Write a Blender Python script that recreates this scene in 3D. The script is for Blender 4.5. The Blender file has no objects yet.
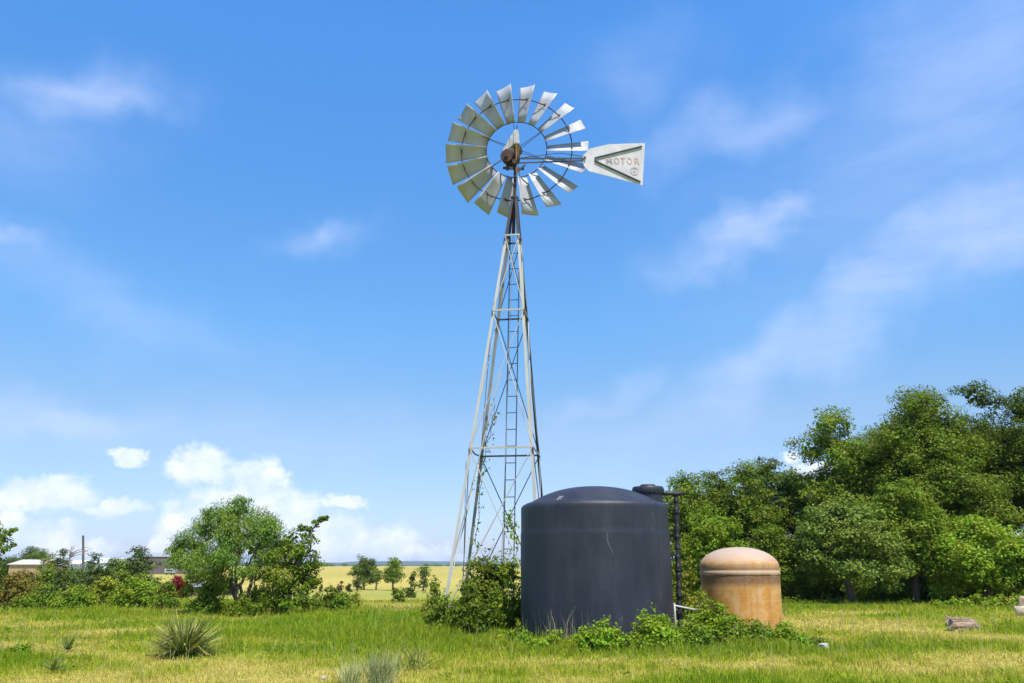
import bpy, bmesh, math, random
import numpy as np
from mathutils import Vector, Matrix

random.seed(7)
SC = bpy.context.scene
COL = SC.collection
R = math.radians

# ------------------------------------------------------------------ camera model
F = 796.4                                   # 28 mm on 36 mm, in pixels of a 1024 wide picture
PITCH = math.atan((566 - 341.5) / F)
CP, SP = math.cos(PITCH), math.sin(PITCH)
CAMZ = 1.6

def at(px, py, Y):
    """world point at forward distance Y seen in the direction px, py"""
    u = (px - 512) / F; v = (341.5 - py) / F
    dx, dy, dz = u, CP - v * SP, SP + v * CP
    t = Y / dy
    return Vector((t * dx, Y, CAMZ + t * dz))

def ground_y(py):
    a = math.atan((py - 341.5) / F) - PITCH
    return CAMZ / math.tan(a)

_ty = [-9000, 0, 36, 60, 100, 160, 250, 400, 700, 2000, 9000]
_tz = [0, 0, 0, -.6, -2.2, -2.6, -1.0, .2, 1.0, 1.2, 1.2]
def terr(x, y):
    x = np.asarray(x, float); y = np.asarray(y, float)
    h = np.interp(y, _ty, _tz)
    n = 0.05 * np.sin(x * .31 + 1.3) * np.sin(y * .27 + .4) + .03 * np.sin(x * .9 + y * .7)
    return h + n * np.clip(1 - np.abs(y - 20) / 60, 0, 1)
def tz(x, y): return float(terr(x, y))

# ------------------------------------------------------------------ numpy noise
def vnoise(x, y, seed=0):
    x = np.asarray(x, float); y = np.asarray(y, float)
    xi = np.floor(x).astype(np.int64); yi = np.floor(y).astype(np.int64)
    xf = x - xi; yf = y - yi
    def h(a, b):
        n = (a * 374761393 + b * 668265263 + seed * 982451653) & 0x7fffffff
        n = ((n ^ (n >> 13)) * 1274126177) & 0x7fffffff
        n = n ^ (n >> 16)
        return (n & 0xffff) / 65535.0
    u = xf * xf * (3 - 2 * xf); v = yf * yf * (3 - 2 * yf)
    return (h(xi, yi) * (1 - u) + h(xi + 1, yi) * u) * (1 - v) + (h(xi, yi + 1) * (1 - u) + h(xi + 1, yi + 1) * u) * v
def fbm(x, y, seed=0, o=4):
    s = 0; a = .5; t = 0
    for k in range(o):
        s = s + a * vnoise(x * 2 ** k + 17.3 * k, y * 2 ** k - 9.1 * k, seed + k); t += a; a *= .5
    return s / t
def sstep(a, b, x):
    t = np.clip((x - a) / (b - a), 0, 1); return t * t * (3 - 2 * t)

# ------------------------------------------------------------------ materials
MATS = {}
def newmat(name):
    m = bpy.data.materials.new(name); m.use_nodes = True
    nt = m.node_tree; nt.nodes.clear()
    out = nt.nodes.new('ShaderNodeOutputMaterial')
    return m, nt, out
def N(nt, t, **kw):
    n = nt.nodes.new(t)
    for k, v in kw.items(): setattr(n, k, v)
    return n
def L(nt, a, b): nt.links.new(a, b)
def ramp(nt, fac, stops):
    r = N(nt, 'ShaderNodeValToRGB')
    e = r.color_ramp.elements
    while len(e) < len(stops): e.new(.5)
    for i, (p, c) in enumerate(stops):
        e[i].position = p; e[i].color = (c[0], c[1], c[2], 1) if len(c) == 3 else c
    L(nt, fac, r.inputs[0]); return r.outputs[0]
def noise(nt, scale, detail=4, rough=.6, vec=None, dist=0):
    n = N(nt, 'ShaderNodeTexNoise'); n.inputs['Scale'].default_value = scale
    n.inputs['Detail'].default_value = detail; n.inputs['Roughness'].default_value = rough
    n.inputs['Distortion'].default_value = dist
    if vec is not None: L(nt, vec, n.inputs['Vector'])
    return n.outputs[0]
def objvec(nt, sc=(1, 1, 1)):
    t = N(nt, 'ShaderNodeTexCoord'); m = N(nt, 'ShaderNodeMapping'); m.inputs['Scale'].default_value = sc
    L(nt, t.outputs['Object'], m.inputs[0]); return m.outputs[0]
def mixc(nt, fac, a, b, mode='MIX'):
    m = N(nt, 'ShaderNodeMix', data_type='RGBA', blend_type=mode)
    def put(s, v):
        if hasattr(v, 'links'): L(nt, v, s)
        elif isinstance(v, (int, float)): s.default_value = v
        else: s.default_value = (*v[:3], 1)
    put(m.inputs[0], fac); put(m.inputs[6], a); put(m.inputs[7], b)
    return m.outputs[2]
def principled(nt, out, col, rough=.6, spec=.5, metal=0, bump=None, bstr=.3, bdist=.02):
    p = N(nt, 'ShaderNodeBsdfPrincipled')
    if hasattr(col, 'links'): L(nt, col, p.inputs['Base Color'])
    else: p.inputs['Base Color'].default_value = (*col, 1)
    if hasattr(rough, 'links'): L(nt, rough, p.inputs['Roughness'])
    else: p.inputs['Roughness'].default_value = rough
    p.inputs['Specular IOR Level'].default_value = spec
    p.inputs['Metallic'].default_value = metal
    if bump is not None:
        b = N(nt, 'ShaderNodeBump'); b.inputs['Strength'].default_value = bstr; b.inputs['Distance'].default_value = bdist
        L(nt, bump, b.inputs['Height']); L(nt, b.outputs[0], p.inputs['Normal'])
    L(nt, p.outputs[0], out.inputs[0]); return p

def leaf_mat(name, c1, c2, c3=None, transl=.3, rough=.55):
    if name in MATS: return MATS[name]
    m, nt, out = newmat(name)
    g = N(nt, 'ShaderNodeNewGeometry')
    c1 = tuple(x * .6 + y * .4 for x, y in zip(c1, c2))
    stops = [(0, c1), (.8, c2)] + ([(1, c3)] if c3 else [])
    col = ramp(nt, g.outputs['Random Per Island'], stops)
    oi = N(nt, 'ShaderNodeObjectInfo')
    hs = N(nt, 'ShaderNodeHueSaturation')
    mr = N(nt, 'ShaderNodeMapRange'); mr.inputs[3].default_value = .72; mr.inputs[4].default_value = 1.28
    L(nt, oi.outputs['Random'], mr.inputs[0]); L(nt, mr.outputs[0], hs.inputs['Value'])
    L(nt, col, hs.inputs['Color'])
    # slow colour drift through the plant: old and young growth
    nz = noise(nt, .9, 2, .5, objvec(nt))
    mr2 = N(nt, 'ShaderNodeMapRange'); mr2.inputs[1].default_value = .35; mr2.inputs[2].default_value = .65
    mr2.inputs[3].default_value = .478; mr2.inputs[4].default_value = .518
    L(nt, nz, mr2.inputs[0]); L(nt, mr2.outputs[0], hs.inputs['Hue'])
    c = hs.outputs[0]
    p = N(nt, 'ShaderNodeBsdfPrincipled'); p.inputs['Roughness'].default_value = rough
    p.inputs['Specular IOR Level'].default_value = .10
    L(nt, c, p.inputs['Base Color'])
    t = N(nt, 'ShaderNodeBsdfTranslucent'); L(nt, mixc(nt, 1.0, c, (1.0, 1.0, .55), 'MULTIPLY'), t.inputs[0])
    mx = N(nt, 'ShaderNodeMixShader'); mx.inputs[0].default_value = transl
    L(nt, p.outputs[0], mx.inputs[1]); L(nt, t.outputs[0], mx.inputs[2]); L(nt, mx.outputs[0], out.inputs[0])
    MATS[name] = m; return m

def attr_leaf_mat(name, transl=.3):
    m, nt, out = newmat(name)
    a = N(nt, 'ShaderNodeAttribute'); a.attribute_name = 'col'
    g = N(nt, 'ShaderNodeNewGeometry')
    hs = N(nt, 'ShaderNodeHueSaturation')
    mr = N(nt, 'ShaderNodeMapRange'); mr.inputs[3].default_value = .75; mr.inputs[4].default_value = 1.25
    L(nt, g.outputs['Random Per Island'], mr.inputs[0]); L(nt, mr.outputs[0], hs.inputs['Value']); L(nt, a.outputs[0], hs.inputs['Color'])
    d = N(nt, 'ShaderNodeBsdfDiffuse'); L(nt, hs.outputs[0], d.inputs[0])
    t = N(nt, 'ShaderNodeBsdfTranslucent'); L(nt, hs.outputs[0], t.inputs[0])
    mx = N(nt, 'ShaderNodeMixShader'); mx.inputs[0].default_value = transl
    L(nt, d.outputs[0], mx.inputs[1]); L(nt, t.outputs[0], mx.inputs[2]); L(nt, mx.outputs[0], out.inputs[0])
    return m

def simple_mat(name, c, rough=.6, var=.25, scale=6, spec=.4, metal=0, bstr=.15, stretch=(1, 1, 1)):
    if name in MATS: return MATS[name]
    m, nt, out = newmat(name)
    v = objvec(nt, stretch)
    n = noise(nt, scale, 5, .65, v)
    lo = [x * (1 - var) for x in c]; hi = [min(1, x * (1 + var)) for x in c]
    col = ramp(nt, n, [(.3, lo), (.7, hi)])
    principled(nt, out, col, rough, spec, metal, n, bstr)
    MATS[name] = m; return m

def rusty_mat(name, c, rust=(.22, .09, .035), amount=.5, scale=5, rough=.5, metal=.0, spec=.5, stretch=(1, 1, .35)):
    m, nt, out = newmat(name)
    v = objvec(nt, stretch)
    n = noise(nt, scale, 6, .7, v)
    fac = ramp(nt, n, [(amount, (0, 0, 0)), (amount + .12, (1, 1, 1))])
    n2 = noise(nt, 1.3, 3, .6, v)
    base = ramp(nt, n2, [(.3, [x * .78 for x in c]), (.7, c)])
    n3 = noise(nt, 22, 3, .6, v)
    rc = ramp(nt, n3, [(.3, [x * .55 for x in rust]), (.7, rust)])
    col = mixc(nt, fac, base, rc)
    principled(nt, out, col, rough, spec, metal, n, .2, .01)
    return m

# ------------------------------------------------------------------ mesh helpers
class MB:
    def __init__(s): s.v = []; s.f = []
    def add(s, vs, fs):
        o = len(s.v); s.v += [tuple(p) for p in vs]; s.f += [tuple(i + o for i in f) for f in fs]
    def box(s, c, sx, sy, sz, rot=None):
        vs = [Vector((x * sx / 2, y * sy / 2, z * sz / 2)) for z in (-1, 1) for y in (-1, 1) for x in (-1, 1)]
        if rot is not None: vs = [rot @ v for v in vs]
        c = Vector(c)
        s.add([v + c for v in vs], [(0, 2, 3, 1), (4, 5, 7, 6), (0, 1, 5, 4), (2, 6, 7, 3), (0, 4, 6, 2), (1, 3, 7, 5)])
    def tube(s, pts, rad, n=8, cap=True):
        pts = [Vector(p) for p in pts]
        if not hasattr(rad, '__len__'): rad = [rad] * len(pts)
        rings = []; ref = None
        for i, p in enumerate(pts):
            d = (pts[min(i + 1, len(pts) - 1)] - pts[max(i - 1, 0)]).normalized()
            if ref is None: ref = Vector((0, 0, 1)) if abs(d.z) < .9 else Vector((1, 0, 0))
            a = (ref - d * ref.dot(d)).normalized(); b = d.cross(a); ref = a
            rings.append([p + (a * math.cos(t) + b * math.sin(t)) * rad[i] for t in [2 * math.pi * k / n for k in range(n)]])
        vs = [q for r in rings for q in r]; fs = []
        for i in range(len(pts) - 1):
            for k in range(n):
                k2 = (k + 1) % n
                fs.append((i * n + k, i * n + k2, (i + 1) * n + k2, (i + 1) * n + k))
        if cap:
            fs.append(tuple(range(n))[::-1]); fs.append(tuple((len(pts) - 1) * n + k for k in range(n)))
        s.add(vs, fs)
    def bar(s, a, b, w, t=None, side=None):
        """rectangular bar a->b"""
        a = Vector(a); b = Vector(b); d = (b - a); ln = d.length; d.normalize()
        ref = Vector(side) if side is not None else (Vector((0, 0, 1)) if abs(d.z) < .9 else Vector((0, 1, 0)))
        x = (ref - d * ref.dot(d)).normalized(); y = d.cross(x)
        m = Matrix((x, y, d)).transposed()
        s.box((a + b) / 2, w, t or w, ln, m)
    def angle(s, a, b, u, v, w, t):
        """an L-section from a to b with legs along u and v"""
        a = Vector(a); b = Vector(b); u = Vector(u).normalized(); v = Vector(v).normalized()
        prof = [Vector((0, 0, 0)), u * w, u * w + v * t, u * t + v * t, u * t + v * w, v * w]
        vs = [a + p for p in prof] + [b + p for p in prof]
        fs = [(i, (i + 1) % 6, (i + 1) % 6 + 6, i + 6) for i in range(6)] + [(5, 4, 3, 2, 1, 0), (6, 7, 8, 9, 10, 11)]
        s.add(vs, fs)
    def lathe(s, prof, n=64, c=(0, 0, 0)):
        vs = []; fs = []
        for (r, z) in prof:
            for k in range(n):
                t = 2 * math.pi * k / n
                vs.append((c[0] + r * math.cos(t), c[1] + r * math.sin(t), c[2] + z))
        m = len(prof)
        for i in range(m - 1):
            for k in range(n):
                k2 = (k + 1) % n
                fs.append((i * n + k, i * n + k2, (i + 1) * n + k2, (i + 1) * n + k))
        fs.append(tuple(range(n))[::-1]); fs.append(tuple((m - 1) * n + k for k in range(n)))
        s.add(vs, fs)
    def build(s, name, mat, parent=None, smooth=False, auto=None, bevel=0, solid=0):
        me = bpy.data.meshes.new(name)
        off = wloc(parent)
        me.from_pydata([(x - off[0], y - off[1], z - off[2]) for x, y, z in s.v], [], s.f)
        me.update()
        bm = bmesh.new(); bm.from_mesh(me); bmesh.ops.recalc_face_normals(bm, faces=bm.faces); bm.to_mesh(me); bm.free()
        o = bpy.data.objects.new(name, me); COL.objects.link(o); me.materials.append(mat)
        if parent: o.parent = parent
        if solid:
            md = o.modifiers.new('thickness', 'SOLIDIFY'); md.thickness = solid; md.offset = 0
        if bevel:
            md = o.modifiers.new('edge', 'BEVEL'); md.width = bevel; md.segments = 2; md.limit_method = 'ANGLE'
        if smooth:
            for p in me.polygons: p.use_smooth = True
            if auto: me.set_sharp_from_angle(angle=R(auto))
        return o

def wloc(o):
    v = Vector((0, 0, 0))
    while o: v += o.location; o = o.parent
    return v

def np_mesh(name, V, Q, mat, parent=None, col=None, smooth=False):
    """V (n,3) world points, Q (m,4) quads"""
    V = np.asarray(V, np.float32); Q = np.asarray(Q, np.int32)
    if parent: V = V - np.array(wloc(parent), np.float32)
    me = bpy.data.meshes.new(name)
    me.vertices.add(len(V)); me.vertices.foreach_set('co', V.ravel())
    me.loops.add(Q.size); me.loops.foreach_set('vertex_index', Q.ravel())
    me.polygons.add(len(Q)); me.polygons.foreach_set('loop_start', np.arange(0, Q.size, Q.shape[1], dtype=np.int32))
    if smooth: me.polygons.foreach_set('use_smooth', np.ones(len(Q), bool))
    me.update(calc_edges=True)
    if col is not None:
        a = me.color_attributes.new('col', 'FLOAT_COLOR', 'POINT')
        c = np.ones((len(V), 4), np.float32); c[:, :3] = col
        a.data.foreach_set('color', c.ravel())
    o = bpy.data.objects.new(name, me); COL.objects.link(o); me.materials.append(mat)
    if parent: o.parent = parent
    return o

def tag(o, label=None, cat=None, group=None, kind=None):
    if label: o['label'] = label
    if cat: o['category'] = cat
    if group: o['group'] = group
    if kind: o['kind'] = kind
    return o
def empty(name, loc, label, cat, group=None):
    o = bpy.data.objects.new(name, None); COL.objects.link(o); o.location = loc
    o.empty_display_size = .2
    return tag(o, label, cat, group)

# ------------------------------------------------------------------ foliage
def nrm(a): return a / (np.linalg.norm(a, axis=1, keepdims=True) + 1e-9)

def leaf_quads(rng, P, Nn, ln, wd, droop=0.):
    n = len(P)
    t = rng.normal(size=(n, 3))
    if droop: t[:, 2] -= droop * 2.0
    t = nrm(t - Nn * (t * Nn).sum(1, keepdims=True)); b = np.cross(Nn, t)
    s = rng.uniform(.7, 1.3, (n, 1))
    L_ = ln * s; W_ = wd * s
    V = np.stack([P - t * L_ * .5, P - b * W_ * .5 + t * L_ * .05, P + t * L_ * .5 - Nn * L_ * .12, P + b * W_ * .5 + t * L_ * .05], 1).reshape(-1, 3)
    return V, np.arange(4 * n).reshape(-1, 4)

def foliage(rng, clumps, leaf=.14, aspect=.55, cov=6., nsub=14, subr=.38, up=.6, droop=0., flat=.55, core=44, dens=2.3):
    """clumps: (center, (rx,ry,rz)). Leaves gather in sub-clumps on each clump's upper and outer shell."""
    Ps = []; Ns = []; cores = []
    for c, r in clumps:
        c = np.array(c); r = np.array(r, float)
        ns = max(3, int(nsub * rng.uniform(.75, 1.25)))
        d = nrm(rng.normal(size=(ns, 3))); d[:, 2] = np.where(rng.random(ns) < .45, np.abs(d[:, 2]), d[:, 2])
        rad = rng.uniform(.35, 1.0, (ns, 1)) ** .55
        sc = c + d * rad * r
        if core:
            m_ = int(core * rng.uniform(.7, 1.3)); gd = nrm(rng.normal(size=(m_, 3))) * (rng.random((m_, 1)) ** .4) * .54
            cores.append(leaf_quads(rng, c + gd * r - np.array([0, 0, .12]) * r, nrm(rng.normal(size=(m_, 3))), r.mean() * .30, r.mean() * .22)[0])
        for k in range(ns):
            rs = subr * r.mean() * rng.uniform(.6, 1.3)
            n = max(5, int(dens * cov * (rs / leaf) ** 2))
            g = rng.normal(size=(n, 3)) * .55; ln = np.linalg.norm(g, axis=1, keepdims=True); g = g / np.maximum(ln, 1) 
            g[:, 2] *= flat
            p = sc[k] + g * rs * 1.3
            if droop: p[:, 2] -= droop * rs * rng.random(n) ** 2 * 1.6
            nn = nrm(g * .5 + d[k] * .35 + np.array([0, 0, up]) + rng.normal(size=(n, 3)) * .45)
            Ps.append(p); Ns.append(nn)
    P = np.concatenate(Ps); Nn = np.concatenate(Ns)
    V, Q = leaf_quads(rng, P, Nn, leaf, leaf * aspect, droop)
    if cores:
        V = np.concatenate([V] + cores); Q = np.arange(len(V)).reshape(-1, 4)
    return V, Q

def branch_path(a, b, rng, bend=.12, n=4, sag=.15):
    a = np.array(a, float); b = np.array(b, float); ln = np.linalg.norm(b - a)
    pts = []
    for i in range(n + 1):
        t = i / n
        p = a + (b - a) * t
        p[2] += math.sin(t * math.pi) * sag * ln * .6
        if 0 < i < n: p += rng.normal(size=3) * bend * ln * .35
        pts.append(p)
    return pts

BARK = None
def make_tree(name, label, cat, px, top, Y, wpx, mat, group=None, clear=.12, leaf=.14, cov=5., nclump=30, seed=1,
              trunk_r=None, shape='round', bark=None, basez=None, droop=0., aspect=.55, nsub=14, clr=1., stems=1, twigs=True, skirt=0):
    rng = np.random.default_rng(seed)
    X = at(px, 590, Y).x
    z0 = tz(X, Y) if basez is None else basez
    ztop = at(px, top, Y).z
    H = ztop - z0; W = wpx / F * (Y * CP)
    root = empty(name, (X, Y, z0), label, cat, group)
    cz = z0 + H * (clear + (1 - clear) * .5); rz = H * (1 - clear) * .5
    clumps = []; tries = 0
    cr = clr * .62 * (W * .5) * (12. / nclump) ** .3333
    while len(clumps) < nclump and tries < 4000:
        tries += 1
        d = rng.normal(size=3); d /= np.linalg.norm(d)
        rad = rng.uniform(.2, 1) ** .5
        p = d * rad
        if shape == 'round' and p[2] > 0:
            q2 = d[:2] / (np.linalg.norm(d[:2]) + 1e-6) * math.sqrt(rng.random()) * math.sqrt(max(0, 1 - d[2] ** 2.6)); p = np.array([q2[0], q2[1], p[2]])
        if shape == 'round' and p[2] < 0:
            q2 = d[:2] / (np.linalg.norm(d[:2]) + 1e-6) * math.sqrt(rng.random()); p = np.array([q2[0], q2[1], p[2]])
        wz = 1.0
        if shape == 'round': wz = 1.0 if p[2] < .2 else 1.0
        if shape == 'cone': wz = max(.15, .95 - .75 * (p[2] * .5 + .5))
        if shape == 'dome': p[2] = abs(p[2]) * 2 - 1 if p[2] > 0 else p[2]
        rr = cr * rng.uniform(.6, 1.25)
        ix = max(.05, W * .5 - rr * .8); iz = max(.05, rz - rr * .6)
        q = np.array([X + p[0] * ix * wz, Y + p[1] * ix * wz, cz + p[2] * iz])
        if all(np.linalg.norm(q - c0) > rr * .76 for c0, _ in clumps) or tries > 2500:
            clumps.append((q, (rr, rr, rr * .78)))
    clumps.append((np.array([X + rng.normal() * W * .06, Y, ztop - cr * .7]), (cr, cr, cr * .8)))
    for k in range(skirt):
        a = rng.uniform(0, 2 * math.pi); rr = cr * rng.uniform(.6, .95)
        clumps.append((np.array([X + math.cos(a) * W * .42 * rng.uniform(.6, 1), Y + math.sin(a) * W * .42, z0 + rr * rng.uniform(.4, .9)]), (rr, rr, rr * .8)))
    V, Q = foliage(rng, clumps, leaf, aspect, cov, nsub, droop=droop)
    np_mesh('crown', V, Q, mat, root)
    tr = trunk_r or H * .028
    mb = MB()
    lean = rng.normal(size=2) * .04 * H
    hub = np.array([X + lean[0], Y + lean[1], z0 + H * (clear + (1 - clear) * .35)])
    for s in range(stems):
        o = rng.normal(size=2) * (tr * 2.2 if stems > 1 else 0)
        pts = [(X + o[0], Y + o[1], z0 - .15), (X + o[0] * 1.2 + lean[0] * .3, Y + o[1] * 1.2, z0 + H * .12),
               (X + o[0] * 2 + lean[0] * .7, Y + o[1] * 2 + lean[1] * .6, z0 + H * .28), tuple(hub + np.array([o[0] * 3, o[1] * 3, 0]))]
        mb.tube(pts, [tr * 1.35, tr * 1.0, tr * .85, tr * .55], 9)
    for i, (c0, r0) in enumerate(clumps):
        if not twigs and i % 2: continue
        t = rng.uniform(.45, 1)
        a = np.array([X, Y, z0]) * (1 - t) + hub * t
        pp = branch_path(a, c0, rng)
        mb.tube(pp, [tr * .42, tr * .33, tr * .24, tr * .16, tr * .06], 5)
    mb.build('trunk', bark or BARK, root, smooth=True)
    return root

def make_bush(name, label, cat, px, base, top, Y, wpx, mat, group=None, leaf=.09, cov=5., nclump=14, seed=1, depth=.8,
              stalks=5, aspect=.55, spike=0., nsub=12, up=.6, z0=None):
    rng = np.random.default_rng(seed)
    X = at(px, base, Y).x
    if z0 is None: z0 = tz(X, Y)
    H = max(.2, at(px, top, Y).z - z0); W = wpx / F * (Y * CP)
    root = empty(name, (X, Y, z0), label, cat, group)
    clumps = []
    cr = .5 * min(W * .5, H) * (10. / nclump) ** .25
    for k in range(nclump):
        a = rng.uniform(0, 2 * math.pi); rad = math.sqrt(rng.random())
        hz = rng.random()
        env = math.sqrt(max(.05, 1 - rad * rad * .9))
        rr = cr * rng.uniform(.65, 1.25)
        q = np.array([X + math.cos(a) * rad * max(.05, W * .5 - rr * .75), Y + math.sin(a) * rad * max(.05, W * .5 - rr * .75) * depth,
                      z0 + max(rr * .35, hz * env * (H - rr * .75))])
        clumps.append((q, (rr, rr, rr * .85)))
    # make sure the top is reached
    clumps.append((np.array([X + rng.normal() * W * .1, Y, z0 + H - cr * .6]), (cr * .8, cr * .8, cr * .75)))
    V, Q = foliage(rng, clumps, leaf, aspect, cov, nsub, up=up)
    vs = [V]; qs = [Q]; n0 = len(V)
    mb = MB()
    for k in range(stalks):
        c0 = clumps[rng.integers(len(clumps))][0]
        a0 = (X + rng.normal() * W * .08, Y + rng.normal() * W * .08, z0 - .05)
        mb.tube(branch_path(a0, c0, rng), [.022, .018, .014, .01, .004], 5)
    # shoots that break the outline, with leaves along them
    for k in range(int(spike)):
        c0, r0 = clumps[rng.integers(len(clumps))]
        d = np.array([rng.normal() * .5, rng.normal() * .4, 1.0]); d /= np.linalg.norm(d)
        ln = H * rng.uniform(.18, .4)
        tip = c0 + d * (r0[2] * .7 + ln)
        mb.tube([c0, (c0 + tip) / 2 + rng.normal(size=3) * .02, tip], [.008, .006, .003], 4)
        m = int(10 + 14 * rng.random())
        tt = rng.uniform(.35, 1, m)[:, None]
        P = c0 + (tip - c0) * tt + rng.normal(size=(m, 3)) * leaf * .6
        V2, Q2 = leaf_quads(rng, P, nrm(rng.normal(size=(m, 3)) + np.array([0, -.3, .7])), leaf, leaf * aspect)
        vs.append(V2); qs.append(Q2 + n0); n0 += len(V2)
    np_mesh('foliage', np.concatenate(vs), np.concatenate(qs), mat, root)
    if mb.v: mb.build('stems', BARK, root, smooth=True)
    return root

# ------------------------------------------------------------------ world and light
SUN_EL = R(64); SUN_AZ = R(26)              # high, behind the camera and to its right
S = Vector((math.sin(SUN_AZ) * math.cos(SUN_EL), -math.cos(SUN_AZ) * math.cos(SUN_EL), math.sin(SUN_EL)))
sun = bpy.data.lights.new('sun', 'SUN'); sun.energy = 4.8; sun.angle = R(.53); sun.color = (1, .955, .88)
so = bpy.data.objects.new('sun', sun); COL.objects.link(so)
so.rotation_euler = S.to_track_quat('Z', 'Y').to_euler(); so.location = (10, -20, 40)

W = bpy.data.worlds.new('World'); SC.world = W; W.use_nodes = True
nt = W.node_tree; nt.nodes.clear()
wo = N(nt, 'ShaderNodeOutputWorld'); bg = N(nt, 'ShaderNodeBackground')
sky = N(nt, 'ShaderNodeTexSky'); sky.sky_type = 'NISHITA'; sky.sun_disc = False
sky.sun_elevation = SUN_EL; sky.sun_rotation = math.pi - SUN_AZ
sky.altitude = 200; sky.air_density = 1.0; sky.dust_density = .35; sky.ozone_density = 2.0
SKY_STR = .15
hs = N(nt, 'ShaderNodeHueSaturation'); hs.inputs['Saturation'].default_value = 1.15; hs.inputs['Value'].default_value = 1.0
L(nt, sky.outputs[0], hs.inputs['Color'])
tc = N(nt, 'ShaderNodeTexCoord')
sx = N(nt, 'ShaderNodeSeparateXYZ'); L(nt, tc.outputs['Generated'], sx.inputs[0])
def M(op, a, b=None, c=None):
    n = N(nt, 'ShaderNodeMath', operation=op)
    for i, v in enumerate((a, b, c)):
        if v is None: continue
        if hasattr(v, 'links'): L(nt, v, n.inputs[i])
        else: n.inputs[i].default_value = v
    return n.outputs[0]
az = M('MULTIPLY', M('ARCTAN2', sx.outputs[0], sx.outputs[1]), 57.2958)
el = M('MULTIPLY', M('ARCSINE', sx.outputs[2]), 57.2958)
cb = N(nt, 'ShaderNodeCombineXYZ'); L(nt, az, cb.inputs[0]); L(nt, el, cb.inputs[1])
AE = cb.outputs[0]
def VM(op, a, b):
    n = N(nt, 'ShaderNodeVectorMath', operation=op)
    for i, v in enumerate((a, b)):
        if hasattr(v, 'links'): L(nt, v, n.inputs[i])
        else: n.inputs[i].default_value = v
    return n
def nz(vec, scale, detail, rough, color=False):
    n = N(nt, 'ShaderNodeTexNoise'); n.inputs['Scale'].default_value = scale; n.inputs['Detail'].default_value = detail
    n.inputs['Roughness'].default_value = rough; L(nt, vec, n.inputs['Vector']); return n.outputs[1 if color else 0]
def azel(px, py):
    d = at(px, py, 100) - Vector((0, 0, CAMZ)); d.normalize()
    return math.degrees(math.atan2(d.x, d.y)), math.degrees(math.asin(d.z))
PXD = .0665                                   # degrees per picture pixel, roughly
def blob(vec, px, py, rx, ry, ang=0):
    a, e = azel(px, py)
    dv = VM('SUBTRACT', vec, (a, e, 0)).outputs[0]
    ca, sa = math.cos(R(ang)), math.sin(R(ang))
    u = VM('DOT_PRODUCT', dv, (ca / (rx * PXD), sa / (rx * PXD), 0)).outputs[1]
    v = VM('DOT_PRODUCT', dv, (-sa / (ry * PXD), ca / (ry * PXD), 0)).outputs[1]
    return M('SQRT', M('ADD', M('MULTIPLY', u, u), M('MULTIPLY', v, v))), v
er = N(nt, 'ShaderNodeMapRange'); er.inputs[1].default_value = 0; er.inputs[2].default_value = 90; L(nt, el, er.inputs[0])
tint = ramp(nt, er.outputs[0], [(0, (.26, .29, .45)), (2.6 / 90, (.30, .325, .455)), (10 / 90, (.41, .415, .435)), (16.5 / 90, (.39, .52, .57)), (37 / 90, (.41, .67, .82)), (60 / 90, (.30, .40, .48)), (1, (.26, .33, .40))])
skyt = VM('MULTIPLY', hs.outputs[0], tint).outputs[0]
skycol = VM('MULTIPLY', skyt, (1.72, 1.72, 1.72)).outputs[0]
# cumulus
warp = VM('MULTIPLY', VM('SUBTRACT', nz(AE, .55, 5, .62, True), (.5, .5, .5)).outputs[0], (3.2, 2.2, 0)).outputs[0]
AEw = VM('ADD', AE, warp).outputs[0]
CUM = [(205, 466, 42, 25), (258, 478, 36, 26), (288, 510, 40, 30), (240, 508, 80, 32), (330, 545, 72, 36), (392, 546, 44, 26), (300, 540, 60, 30), (343, 503, 30, 10),
       (52, 492, 50, 21), (15, 500, 36, 13), (112, 508, 40, 10), (40, 546, 48, 26), (84, 552, 40, 16), (6, 524, 20, 18),
       (130, 459, 20, 10), (436, 556, 28, 17), (475, 560, 26, 9), (164, 548, 16, 16), (790, 456, 15, 11), (815, 470, 30, 14), (250, 548, 64, 26), (190, 530, 40, 20),
       (-60, 530, 70, 30), (-160, 500, 80, 30), (1120, 520, 80, 24), (1250, 500, 90, 40)]
mx = None
for (px, py, rx, ry) in CUM:
    d, v = blob(AEw, px, py, rx, ry)
    val = M('SUBTRACT', 1.0, d)
    mx = val if mx is None else M('SMOOTH_MAX', mx, val, .18)
edge = M('MULTIPLY', M('SUBTRACT', nz(AE, .8, 9, .66), .5), .85)
dens = M('ADD', mx, edge)
mr = N(nt, 'ShaderNodeMapRange', interpolation_type='SMOOTHSTEP'); mr.inputs[1].default_value = .0; mr.inputs[2].default_value = .56
L(nt, dens, mr.inputs[0]); cmask = M('MULTIPLY', mr.outputs[0], .94)
cn = nz(VM('ADD', AE, (3.1, 7.7, 0)).outputs[0], .42, 5, .6)
ccol = ramp(nt, cn, [(.30, (.62, .76, .97)), (.52, (.82, .89, 1.0)), (.70, (1, 1, 1))])
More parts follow.
